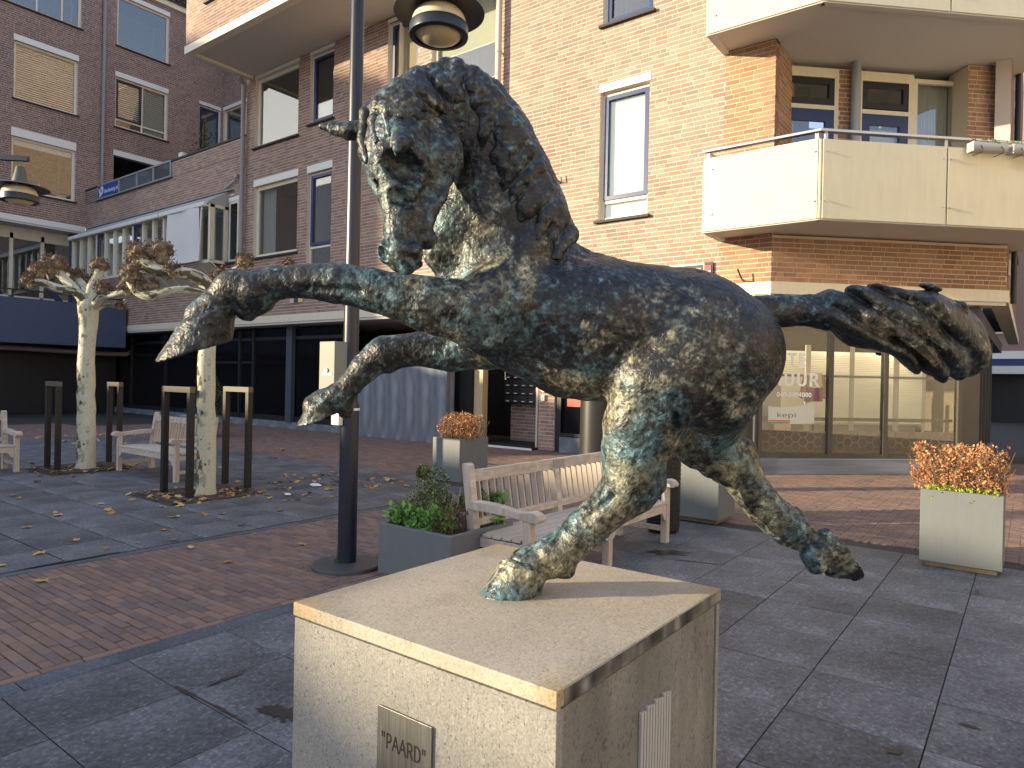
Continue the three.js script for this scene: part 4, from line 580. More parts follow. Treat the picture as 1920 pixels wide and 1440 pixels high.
// ------------------------------------------------------------------ planters
function planter(label, x, y, z, w, h, d, turn = 0) {
  const t = thing('planter', label, 'planter', [x, y, z], turn, undefined);
  part('foot', [rbox(w - 0.08, 0.05, d - 0.10, 0, 0, 0, 0.004)], std(lin(0.16, 0.13, 0.10), 0.9), t);
  const k = 0.045, b = 0.05;
  part('box', [rbox(w, h - b, k, 0, b, d / 2 - k / 2, 0.006, 2), rbox(w, h - b, k, 0, b, -d / 2 + k / 2, 0.006, 2), rbox(k, h - b, d - 2 * k + 0.004, w / 2 - k / 2, b, 0, 0.006, 2), rbox(k, h - b, d - 2 * k + 0.004, -w / 2 + k / 2, b, 0, 0.006, 2)], M.planter, t);
  part('soil', span(-w / 2 + k, w / 2 - k, b, h - 0.06, -d / 2 + k, d / 2 - k), M.soil, t);
  return t;
}
{
  planter('low square dark grey planter of green plants at the left end of the long bench', -3.762, 0, -4.16, 0.775, 0.447, 0.765);
  planter('tall grey planter with dry orange shrub beside the concrete wall and letter boxes', -7.135, 0, -8.175, 0.56, 0.71, 0.68);
  planter('tall grey planter with dry orange shrub at the right edge, half in shade', -0.472, 0, -7.56, 0.62, 0.70, 0.60);
  planter('tall grey planter with leafy green shrub behind the black litter bin', -3.10, 0, -7.99, 0.56, 0.71, 0.56);
  const bark = std(lin(0.16, 0.10, 0.06), 0.9), pale = std(lin(0.38, 0.33, 0.26), 0.85);
  const dry = (label, x, y, z, w, h, d, n, sd) => {
    const t = thing('dry_shrub', label, 'shrub', [x, y, z]);
    twigs('stem', 90, h, 0.1, bark, t, sd, 0, 0.006, [w * 0.40, d * 0.40]);
    const shape = () => { for (;;) { const a = rr(-1, 1), b = rr(0, 1), c = rr(-1, 1); const lump = 0.80 + 0.5 * noise(a * 2.2 + sd, b * 2.2, c * 2.2) + 0.22 * noise(a * 7, b * 7 + sd, c * 7); if (Math.abs(a) ** 2.6 + Math.abs(c) ** 2.6 < lump * (b < 0.25 ? 0.7 + b : 1.05 - 0.25 * b) && b < lump + 0.08 && (Math.abs(a) > 0.45 || Math.abs(c) > 0.45 || b > 0.42 || rnd() < 0.3)) return [a * w / 2, 0.02 + b * h, c * d / 2]; } };
    foliage('foliage', n, 0.034, 0.02, [lin(0.46, 0.20, 0.075), lin(0.36, 0.15, 0.06), lin(0.54, 0.27, 0.11), lin(0.28, 0.13, 0.06), lin(0.58, 0.34, 0.16)], t, sd, shape, 0);
    return t;
  };
  dry('dry orange-brown clipped shrub in the tall planter by the letter boxes', -7.135, 0.66, -8.175, 0.74, 0.40, 0.74, 2600, 3);
  const r = dry('dry orange-brown clipped shrub over yellow green cover in the right-edge planter', -0.50, 0.64, -7.56, 0.80, 0.45, 0.66, 3400, 4);
  foliage('ground_cover', 420, 0.03, 0.026, [lin(0.34, 0.40, 0.04), lin(0.22, 0.32, 0.04), lin(0.42, 0.46, 0.08)], r, 14, () => [rr(-0.24, 0.30), rr(0.02, 0.09) - (rnd() < 0.15 ? 0.05 : 0), rr(0.12, 0.30)], 0.6);
  // mixed green planting in the low planter
  const g = thing('green_planting', 'mixed green plants with a dead brown patch filling the low planter', 'plants', [-3.762, 0.39, -4.16]);
  const stemM = std(lin(0.34, 0.33, 0.27), 0.85);
  const lobes = [[-0.14, 0.36, 0.02, 0.15, 0], [-0.10, 0.24, 0.05, 0.12, 0], [-0.26, 0.16, 0.10, 0.13, 0], [-0.36, 0.08, 0.2, 0.07, 0], [0.02, 0.17, 0.0, 0.12, 0], [0.14, 0.22, -0.12, 0.1, 0], [0.24, 0.25, -0.18, 0.08, 0], [-0.22, 0.44, 0.06, 0.06, 0]];
  twigs('stem', 10, 0.40, 0.3, stemM, g, 21, -0.02, 0.007, [0.22, 0.12]);
  foliage('box_foliage', 4600, 0.024, 0.016, [lin(0.065, 0.115, 0.04), lin(0.095, 0.15, 0.045), lin(0.045, 0.08, 0.03), lin(0.19, 0.23, 0.06), lin(0.28, 0.29, 0.09)], g, 22, () => { const l = lobes[Math.floor(rnd() * lobes.length)]; for (;;) { const a = rr(-1, 1), b = rr(-1, 1), c = rr(-1, 1); if (a * a + b * b + c * c < 1) return [l[0] + a * l[3], l[1] + b * l[3], l[2] + c * l[3]]; } });
  foliage('nettle_leaves', 620, 0.062, 0.036, [lin(0.13, 0.28, 0.055), lin(0.17, 0.36, 0.075), lin(0.10, 0.22, 0.045)], g, 23, (i) => { const c = [[-0.2, 0.25], [-0.05, 0.24], [0.06, 0.26], [0.16, 0.2], [-0.28, 0.27], [0.29, -0.22], [0.33, -0.26], [0.24, -0.25]][i % 8], tall = i % 8 > 4 ? 0.26 : 0.16; return [c[0] + rr(-0.07, 0.07), 0.03 + rr(0, tall), c[1] + rr(-0.07, 0.07)]; }, 0.2);
  foliage('dead_foliage', 900, 0.024, 0.013, [lin(0.16, 0.08, 0.045), lin(0.20, 0.11, 0.06), lin(0.10, 0.055, 0.035)], g, 24, () => { const a = rr(-1, 1), b = rr(-1, 1), c = rr(-1, 1); return [0.17 + a * 0.12, 0.11 + b * 0.10, 0.14 + c * 0.14]; });
  const s4 = thing('leafy_shrub', 'leafy green shrub in the planter behind the litter bin', 'shrub', [-3.10, 0.65, -7.99]); twigs('stem', 20, 0.5, 0.2, bark, s4, 31, 0, 0.008, [0.2, 0.2]); foliage('foliage', 900, 0.06, 0.026, [lin(0.06, 0.12, 0.035), lin(0.09, 0.16, 0.045), lin(0.045, 0.09, 0.03)], s4, 32, () => [rr(-0.26, 0.26), rr(0.02, 0.42), rr(-0.26, 0.26)]);
  void pale;
}

// ------------------------------------------------------------------ slatted hardwood benches
function bench(label, x, z, turn, L, legs, slats, plaque) {
  const t = thing('slatted_bench', label, 'bench', [x, 0, z], turn, 'weathered wooden benches on the square'), W = M.teak;
  const xs = legs === 3 ? [-L / 2 + 0.035, 0, L / 2 - 0.035] : [-L / 2 + 0.035, L / 2 - 0.035];
  const sc = (g, u, v) => { const U = g.attributes.uv; for (let i = 0; i < U.count; i++) U.setXY(i, U.getX(i) * u + rnd(), U.getY(i) * v + rnd()); return g; };
  for (const px of xs) {
    const mid = legs === 3 && px === 0;
    part('front_leg', rbox(0.068, mid ? 0.40 : 0.60, 0.07, px, 0, 0.27, 0.006, 2), W, t);
    const bs = new THREE.Shape([[-0.29, 0], [-0.22, 0], [-0.225, 0.42], [-0.30, 0.93], [-0.325, 0.945], [-0.36, 0.94], [-0.365, 0.91], [-0.295, 0.42]].map((p) => new THREE.Vector2(...p)));
    const bm = new THREE.Shape([[-0.29, 0], [-0.22, 0], [-0.225, 0.42], [-0.275, 0.80], [-0.335, 0.80], [-0.295, 0.42]].map((p) => new THREE.Vector2(...p)));
    part('back_post', new THREE.ExtrudeGeometry(mid ? bm : bs, { depth: 0.062, bevelEnabled: true, bevelSize: 0.004, bevelThickness: 0.004, bevelSegments: 1 }).rotateY(-Math.PI / 2).translate(px + 0.034, 0, 0), W, t);
    if (!mid) {
      const s = new THREE.Shape(); s.moveTo(-0.27, 0.60); s.lineTo(-0.26, 0.655); s.quadraticCurveTo(-0.05, 0.66, 0.10, 0.635); s.quadraticCurveTo(0.22, 0.615, 0.30, 0.640); s.quadraticCurveTo(0.365, 0.645, 0.385, 0.60); s.quadraticCurveTo(0.385, 0.57, 0.33, 0.575); s.lineTo(0.20, 0.585); s.quadraticCurveTo(0.0, 0.60, -0.27, 0.60);
      part('armrest', new THREE.ExtrudeGeometry(s, { depth: 0.075, bevelEnabled: true, bevelSize: 0.008, bevelThickness: 0.008, bevelSegments: 2, curveSegments: 10 }).rotateY(-Math.PI / 2).translate(px + 0.0375, 0, 0), W, t);
      const br = new THREE.Shape([[0.30, 0.42], [0.312, 0.44], [0.312, 0.52], [0.30, 0.57], [0.24, 0.57], [0.24, 0.42]].map((p) => new THREE.Vector2(...p))); void br;
    }
    part('side_rail', [rbox(0.045, 0.075, 0.48, px, 0.315, 0.01, 0.004), rbox(0.04, 0.05, 0.50, px, 0.115, 0.0, 0.004)], W, t);
  }
  part('front_rail', rbox(L - 0.14, 0.085, 0.032, 0, 0.315, 0.282, 0.004), W, t);
  for (let i = 0; i + 1 < xs.length; i++) for (const [p, s] of [[xs[i] + 0.034, 1], [xs[i + 1] - 0.034, -1]]) { const b = new THREE.Shape([new THREE.Vector2(0, 0.315), new THREE.Vector2(0.11 * s, 0.315), new THREE.Vector2(0.07 * s, 0.29), new THREE.Vector2(0.045 * s, 0.245), new THREE.Vector2(0, 0.225)]); part('corner_bracket', new THREE.ExtrudeGeometry(b, { depth: 0.03, bevelEnabled: false }).translate(p, 0, 0.266), W, t); }
  for (let i = 0; i < 6; i++) part('seat_slat', sc(rbox(L - (i > 0 && i < 5 ? 0.01 : 0.15), 0.022, 0.082, 0, 0.402 - 0.0012 * i, 0.268 - i * 0.094, 0.005, 2), 1, 1), W, t);
  part('back_rail', rbox(L - 0.13, 0.095, 0.034, 0, 0.80, -0.305, 0.005, 2), W, t); part('back_rail', rbox(L - 0.13, 0.06, 0.034, 0, 0.46, -0.252, 0.005, 2), W, t);
  const n = slats; for (let i = 0; i < n; i++) { const u = -L / 2 + 0.07 + (L - 0.14) * (i + 0.5) / n; if (Math.abs(u) < 0.09) continue; part('back_slat', bar([u, 0.515, -0.257], [u, 0.805, -0.305], 0.046, 0.014), W, t); }
  for (const s of [-1, 1]) part('back_slat', bar([s * 0.03, 0.515, -0.257], [s * 0.058, 0.805, -0.305], 0.064, 0.016), W, t);
  if (plaque) part('memorial_plate', rbox(0.19, 0.075, 0.006, 0.05, 0.81, -0.286, 0.002), std(lin(0.30, 0.29, 0.27), 0.6), t);
  return t;
}
bench('long slatted wooden bench with three front legs and memorial plate behind the plinth', -3.20, -5.33, Math.PI / 2, 2.45, 3, 24, true);
bench('slatted wooden bench standing between the two pollarded plane trees', -11.0, -5.44, 0, 1.92, 2, 18, false);
bench('slatted wooden bench cut off by the left edge of the picture', -13.08, -3.02, Math.PI / 2, 2.05, 2, 20, false);

// ------------------------------------------------------------------ litter bin
{
  const t = thing('litter_bin', 'round black perforated litter bin at the right end of the long bench', 'litter bin', [-3.17, 0, -7.0]);
  part('body', lathe([[0, 0.02], [0.165, 0.02], [0.175, 0.04], [0.178, 0.80], [0.186, 0.815], [0.186, 0.86], [0.16, 0.875], [0.12, 0.88], [0.118, 0.80], [0, 0.8]], 40), M.black, t);
  const n = 34, rows = 15, im = asStuff(new THREE.InstancedMesh(new THREE.CylinderGeometry(0.006, 0.007, 0.006, 8).rotateX(Math.PI / 2), std(lin(0.045, 0.045, 0.05), 0.3), n * rows)); im.name = 'perforation';
  for (let r = 0; r < rows; r++) for (let i = 0; i < n; i++) { const a = (i + (r % 2) * 0.0) / n * Math.PI * 2; im.setMatrixAt(r * n + i, new THREE.Matrix4().makeRotationY(a).setPosition(0.179 * Math.sin(a), 0.08 + r * 0.05, 0.179 * Math.cos(a))); }
  t.add(im); part('foot', cyl(0.15, 0.15, 0.03, 0, 0, 0, 24), M.dark, t);
}

// ------------------------------------------------------------------ street lamps
const lampBlue = std(lin(0.014, 0.018, 0.032), 0.33), lensM = std(lin(0.66, 0.52, 0.30), 0.35, { bumpMap: T_ROUGH, bumpScale: 0.001 }), domeM = std(lin(0.70, 0.62, 0.46), 0.4, { bumpMap: T_ROUGH, bumpScale: 0.001 });
function lantern(t, x, y, z) { // y: lower rim of the dark ring
  const at = (g) => g.translate(x, y, z);
  part('ring', at(lathe([[0.172, 0.0], [0.208, 0.0], [0.212, 0.01], [0.210, 0.078], [0.203, 0.085], [0.172, 0.085], [0.172, 0.0]], 48)), lampBlue, t);
  part('lens', at(lathe([[0.0, -0.045], [0.05, -0.041], [0.10, -0.028], [0.14, -0.008], [0.160, 0.012], [0.172, 0.02]], 40)), lensM, t);
  part('dome', at(lathe([[0.198, 0.084], [0.192, 0.12], [0.178, 0.155], [0.15, 0.185], [0.10, 0.205]], 40)), domeM, t);
  part('lamp_shade', at(lathe([[0.10, 0.205], [0.20, 0.20], [0.29, 0.185], [0.325, 0.17], [0.327, 0.177], [0.29, 0.195], [0.20, 0.215], [0.10, 0.235], [0.085, 0.25], [0.045, 0.44], [0.02, 0.445], [0, 0.445]], 48)), std(lin(0.09, 0.085, 0.075), 0.45, { side: THREE.DoubleSide }), t);
}
{
  const t = thing('street_lamp', 'dark street lamp post with control box beside the low planter, lantern above the horse', 'street lamp', [-4.607, 0, -3.843]);
  part('base_disc', lathe([[0, 0.045], [0.10, 0.045], [0.275, 0.034], [0.29, 0.025], [0.29, 0]], 48), std(lin(0.05, 0.05, 0.055), 0.55, { bumpMap: T_ROUGH, bumpScale: 0.002 }), t);
  part('pole', [lathe([[0.080, 0.03], [0.078, 1.30], [0.079, 1.31], [0.079, 1.37], [0.066, 1.40], [0.066, 1.41], [0.054, 5.1], [0.05, 5.13], [0, 5.13]], 32)], lampBlue, t);
  part('arm', [bar([0, 5.05, 0], [1.163, 5.05, 0.227], 0.05), bar([1.163, 5.07, 0.227], [1.163, 4.5, 0.227], 0.035)], lampBlue, t);
  lantern(t, 1.163, 4.06, 0.227);
  const bx = part('control_box', rbox(0.20, 0.50, 0.14, -0.075, 1.40, 0.12, 0.006, 2), std(lin(0.20, 0.21, 0.18), 0.55), t); part('lock', [cyl(0.018, 0.018, 0.01, 0, 0, 0, 14).rotateX(Math.PI / 2).translate(-0.07, 1.66, 0.193), rbox(0.12, 0.022, 0.004, -0.065, 1.615, 0.192, 0.002)], M.white, bx);
  const cl = part('clamp', [rbox(0.10, 0.10, 0.06, -0.045, 1.20, 0.09, 0.006), lathe([[0.0805, 1.325], [0.0825, 1.325], [0.0825, 1.345], [0.0805, 1.345]], 24)], M.white, t); void cl;
  reseed(801); const im = asStuff(new THREE.InstancedMesh(leafGeo(0.03, 0.006), std(lin(0.10, 0.17, 0.03), 0.9, { side: THREE.DoubleSide }), 420)); im.name = 'moss'; for (let i = 0; i < 420; i++) { const a = rr(0, 6.283), k = i < 160 ? rr(0.075, 0.10) : rr(0.29, 0.36), onTop = i < 160; if (!onTop && noise(Math.cos(a) * 2, Math.sin(a) * 2, 5) < 0.05) { im.setMatrixAt(i, new THREE.Matrix4().makeScale(0.001, 0.001, 0.001)); continue; } const ok = !onTop || (a > 1.2 && a < 3.6); im.setMatrixAt(i, new THREE.Matrix4().compose(V(k * Math.cos(a), onTop ? 0.045 : 0.001, k * Math.sin(a)), _q.setFromEuler(_e.set(-1.1 + rr(-0.5, 0.4), rr(0, 6.28), 0, 'YXZ')), ok ? V(1, 1, rr(0.5, 1.2)) : V(0.01, 0.01, 0.01))); } t.add(im);
  const u = thing('street_lamp', 'dark hanging street lantern at the upper left edge of the picture', 'street lamp', [-11.75, 0, -2.0]);
  part('pole', [lathe([[0.080, 0], [0.078, 1.37], [0.066, 1.40], [0.055, 4.42], [0, 4.45]], 24)], lampBlue, u); part('arm', bar([0, 4.33, 0], [1.62, 4.27, -1.24], 0.06), lampBlue, u); lantern(u, 1.51, 3.735, -1.19);
}

// ------------------------------------------------------------------ pollarded plane trees, guards and grates
const T_BARK = tex(512, (u, v) => { const n = pf(u, v, 10, 3, 3) * 0.8 + pf(u, v, 26, 8, 2) * 0.35, w = pf(u, v, 14, 44, 3); const a = [0.85, 0.835, 0.745], b = [0.70, 0.70, 0.60], c = [0.40, 0.375, 0.30]; const sd2 = Math.cos((u - 0.36) * 6.283), k = n + 0.50 * sd2 > 0.36 ? c : (w - 0.2 + 0.3 * sd2 > 0.0 ? b : a); const f = 0.95 + 0.08 * pnoise(u, v, 128, 5); return [k[0] * f, k[1] * f, k[2] * f]; });
const barkM = std(lin(0.86, 0.86, 0.86), 0.8, { map: T_BARK, bumpMap: T_ROUGH, bumpScale: 0.004 }), headM = std(0xffffff, 0.95, { vertexColors: true });
function taperTube(list, seg = 6, rad = 9) { // a bent limb that tapers from point to point
  const c = new THREE.CatmullRomCurve3(list.map((p) => V(p[0], p[1], p[2]))), n = (list.length - 1) * seg, fr = c.computeFrenetFrames(n), P = [], U = [], I = []; let len = 0, prev = null;
  for (let i = 0; i <= n; i++) { const t = i / n, p = c.getPoint(t), f = t * (list.length - 1), k = Math.min(list.length - 2, Math.floor(f)), r0 = mix(list[k][3], list[k + 1][3], f - k); if (prev) len += p.distanceTo(prev); prev = p; for (let j = 0; j <= rad; j++) { const a = j / rad * Math.PI * 2, r = r0 * (1 + 0.10 * noise(p.x * 6 + Math.cos(a), p.y * 5, p.z * 6 + Math.sin(a))); const d = fr.normals[i].clone().multiplyScalar(Math.cos(a) * r).addScaledVector(fr.binormals[i], Math.sin(a) * r).add(p); P.push(d.x, d.y, d.z); U.push(j / rad, len * 0.9); } }
  for (let i = 0; i < n; i++) for (let j = 0; j < rad; j++) { const a = i * (rad + 1) + j, b = a + rad + 1; I.push(a, b, a + 1, b, b + 1, a + 1); }
  const g = new THREE.BufferGeometry(); g.setAttribute('position', new THREE.Float32BufferAttribute(P, 3)); g.setAttribute('uv', new THREE.Float32BufferAttribute(U, 2)); g.setIndex(I); g.computeVertexNormals(); return g;
}
function planeTree(label, x, z, h, r, limbs, heads, sd) {
  const t = thing('plane_tree', label, 'tree', [x, 0, z], 0); reseed(sd);
  part('trunk', taperTube([[0, -0.02, 0, r * 1.25], [0.012, 0.12, 0, r * 1.06], [0, h * 0.3, 0, r], [-0.02, h * 0.6, 0.01, r * 0.93], [0, h * 0.87, 0, r * 0.98], [0, h, 0, r * 1.12], [0, h + 0.1, 0, r * 0.75]], 6, 22), barkM, t);
  for (const l of limbs) part('limb', taperTube(l.split(' ').map((q) => q.split(',').map(Number)).map((p, i) => i ? p : [p[0], p[1] - 0.06, p[2], p[3] * 0.9]), 6, 10), barkM, t);
  heads.split(' ').map((q) => q.split(',').map(Number)).forEach((hd, i) => { // knobbly pollard heads with stubs and curled leaves
    const g0 = new THREE.IcosahedronGeometry(hd[3] * 0.76, 8); g0.deleteAttribute('uv'); g0.deleteAttribute('normal'); const g = mergeVertices(g0, 1e-5), p = g.attributes.position, col = new Float32Array(p.count * 3);
    for (let k = 0; k < p.count; k++) { const v = V(p.getX(k), p.getY(k), p.getZ(k)), n = v.clone().multiplyScalar(9 / 1), f = 1 + 0.5 * noise(n.x * 1.2 + i * 7, n.y * 1.2, n.z * 1.2) + 0.45 * Math.abs(noise(n.x * 3.2, n.y * 3.2 + i, n.z * 3.2)) - 0.08; v.multiplyScalar(f); p.setXYZ(k, v.x, v.y * 0.92, v.z); const c = clamp(0.5 + 0.9 * noise(n.x * 2.2, n.y * 2.2, n.z * 2.2 + 9), 0, 1), low = sst(0.1, -0.6, v.y / hd[3]); col[k * 3] = mix(mix(0.09, 0.25, c), 0.36, low * 0.7); col[k * 3 + 1] = mix(mix(0.062, 0.18, c), 0.32, low * 0.7); col[k * 3 + 2] = mix(mix(0.045, 0.115, c), 0.20, low * 0.7); }
    g.setAttribute('color', new THREE.BufferAttribute(col, 3)); g.computeVertexNormals(); g.translate(hd[0], hd[1], hd[2]); const hm = part('pollard_head', g, headM, t);
    foliage('shoots', Math.round(110 + hd[3] * 1300), 0.046, 0.020, [lin(0.10, 0.065, 0.045), lin(0.15, 0.10, 0.065), lin(0.20, 0.13, 0.085), lin(0.075, 0.052, 0.04), lin(0.27, 0.20, 0.14), lin(0.19, 0.09, 0.055)], hm, sd + i * 3, () => { const v = V(rr(-1, 1), rr(-0.55, 1), rr(-1, 1)).normalize().multiplyScalar(hd[3] * rr(0.80, 1.12)); return [hd[0] + v.x, hd[1] + v.y, hd[2] + v.z]; }, -0.3);
  });
}
planeTree('pollarded plane tree with knobbly heads beside the left bench, farther one', -12.574, -4.92, 2.72, 0.138,
  ['-0.011,2.697,-0.008,0.134 -0.054,2.905,0.148,0.080 -0.119,2.951,0.385,0.071 -0.242,3.036,0.602,0.062 -0.322,3.044,0.725,0.053', '-0.034,2.759,0.009,0.107 -0.327,3.016,0.103,0.071 -0.530,3.199,0.193,0.071 -0.649,3.376,0.281,0.080', '-0.005,2.778,-0.012,0.107 -0.520,3.159,-0.066,0.062 -0.850,3.267,-0.005,0.062 -1.057,3.363,0.088,0.053', '0.016,2.787,-0.028,0.107 -0.083,3.022,-0.080,0.080 -0.069,3.211,-0.154,0.071 -0.029,3.347,-0.185,0.080', '0.045,2.743,-0.050,0.089 0.386,2.849,-0.057,0.062 0.653,2.877,-0.133,0.053 0.863,2.936,-0.229,0.062', '0.046,2.699,-0.051,0.071 0.123,2.740,-0.234,0.027 0.281,2.717,-0.353,0.027 0.379,2.837,-0.427,0.027'],
  '-0.336,3.060,0.736,0.134 -0.274,3.243,0.625,0.134 -0.664,3.375,0.292,0.223 -0.606,3.275,-0.063,0.125 -0.037,3.410,-0.179,0.142 0.438,2.983,-0.034,0.134 0.863,2.979,-0.229,0.134 0.310,2.718,-0.375,0.071 -0.505,3.221,-0.202,0.062 -0.983,3.393,0.032,0.107 0.084,2.969,-0.331,0.089', 5101);
planeTree('pollarded plane tree nearest the horse, its left limbs stretching behind the raised hoof', -8.798, -4.916, 2.64, 0.118,
  ['-0.006,2.620,-0.004,0.121 0.016,2.792,0.042,0.093 -0.003,2.895,0.181,0.079 -0.089,2.918,0.371,0.079 -0.233,2.933,0.542,0.079 -0.373,2.998,0.646,0.086 -0.429,3.087,0.689,0.071', '-0.016,2.584,0.005,0.100 0.228,2.675,0.258,0.057 0.194,2.673,0.409,0.057 0.071,2.649,0.564,0.057 -0.111,2.597,0.702,0.079 -0.253,2.648,0.808,0.064 -0.325,2.781,0.862,0.064', '0.012,2.621,-0.016,0.100 -0.124,2.827,-0.166,0.064 -0.133,2.953,-0.285,0.064 -0.021,3.121,-0.495,0.057', '0.006,2.621,-0.012,0.086 0.487,2.800,0.001,0.057 0.995,2.883,-0.132,0.050 1.349,2.975,-0.273,0.043', '-0.017,2.620,0.005,0.086 -0.463,2.886,-0.161,0.064 -0.748,2.971,-0.198,0.057 -0.938,3.014,-0.180,0.057'],
  '-0.447,3.135,0.701,0.164 -0.288,3.176,0.519,0.164 -0.112,2.936,0.450,0.121 -0.311,2.869,0.851,0.143 -0.175,2.711,0.687,0.107 -0.232,2.682,0.792,0.100 -0.169,2.981,-0.258,0.107 -0.005,3.196,-0.508,0.121 1.348,3.008,-0.273,0.064 -0.286,2.972,-0.232,0.071 -1.018,3.066,-0.182,0.086', 5209);
function guard(label, x0, x1, z) { const t = thing('tree_guard', label, 'tree guard', [0, 0, 0], 0, 'black steel hoops guarding the plane trees'); const s = 0.075; part('leg', rbox(s, 1.37, s, x0, 0, z, 0.003), M.black, t); part('leg', rbox(s, 1.37, s, x1, 0, z, 0.003), M.black, t); part('top_bar', rbox(x1 - x0 + s, s, s, (x0 + x1) / 2, 1.365, z, 0.003), std(lin(0.10, 0.09, 0.07), 0.4), t); part('foot_plate', [rbox(0.13, 0.012, 0.13, x0, 0, z, 0.003), rbox(0.13, 0.012, 0.13, x1, 0, z, 0.003)], std(lin(0.12, 0.115, 0.11), 0.6), t); }
guard('black steel tree guard hoop in front of the farther plane tree', -12.98, -12.56, -4.5); guard('black steel tree guard hoop behind the farther plane tree, left of the bench arm', -13.09, -12.70, -5.5);
guard('black steel tree guard hoop standing in front of the bench and the nearer plane tree', -9.28, -8.62, -4.6); guard('black steel tree guard hoop right of the nearer plane tree', -9.40, -8.82, -5.55);
for (const [x, z, l] of [[-8.90, -4.94, 'dark iron tree grate littered with leaves round the nearer plane tree'], [-12.72, -4.95, 'dark iron tree grate round the farther plane tree']]) {
  const t = thing('tree_grate', l, 'tree grate', [x, 0, z]), m = std(lin(0.065, 0.05, 0.04), 0.7), w = 0.58;
  part('frame', [rbox(2 * w, 0.03, 0.05, 0, -0.018, w - 0.025, 0.003), rbox(2 * w, 0.03, 0.05, 0, -0.018, -w + 0.025, 0.003), rbox(0.05, 0.0298, 2 * w - 0.1, w - 0.025, -0.018, 0, 0.003), rbox(0.05, 0.0298, 2 * w - 0.1, -w + 0.025, -0.018, 0, 0.003)], m, t);
  for (let i = 0; i < 9; i++) { const u = -w + 0.11 + i * 0.117, g = 0.2; if (Math.abs(u) < g + 0.03) { part('grate_bar', rbox(0.07, 0.026, w - g - 0.05, u, -0.017, (w + g) / 2 - 0.025, 0.003), m, t); part('grate_bar', rbox(0.07, 0.026, w - g - 0.05, u, -0.017, -(w + g) / 2 + 0.025, 0.003), m, t); } else part('grate_bar', rbox(0.07, 0.026, 2 * w - 0.1, u, -0.017, 0, 0.003), m, t); }
}

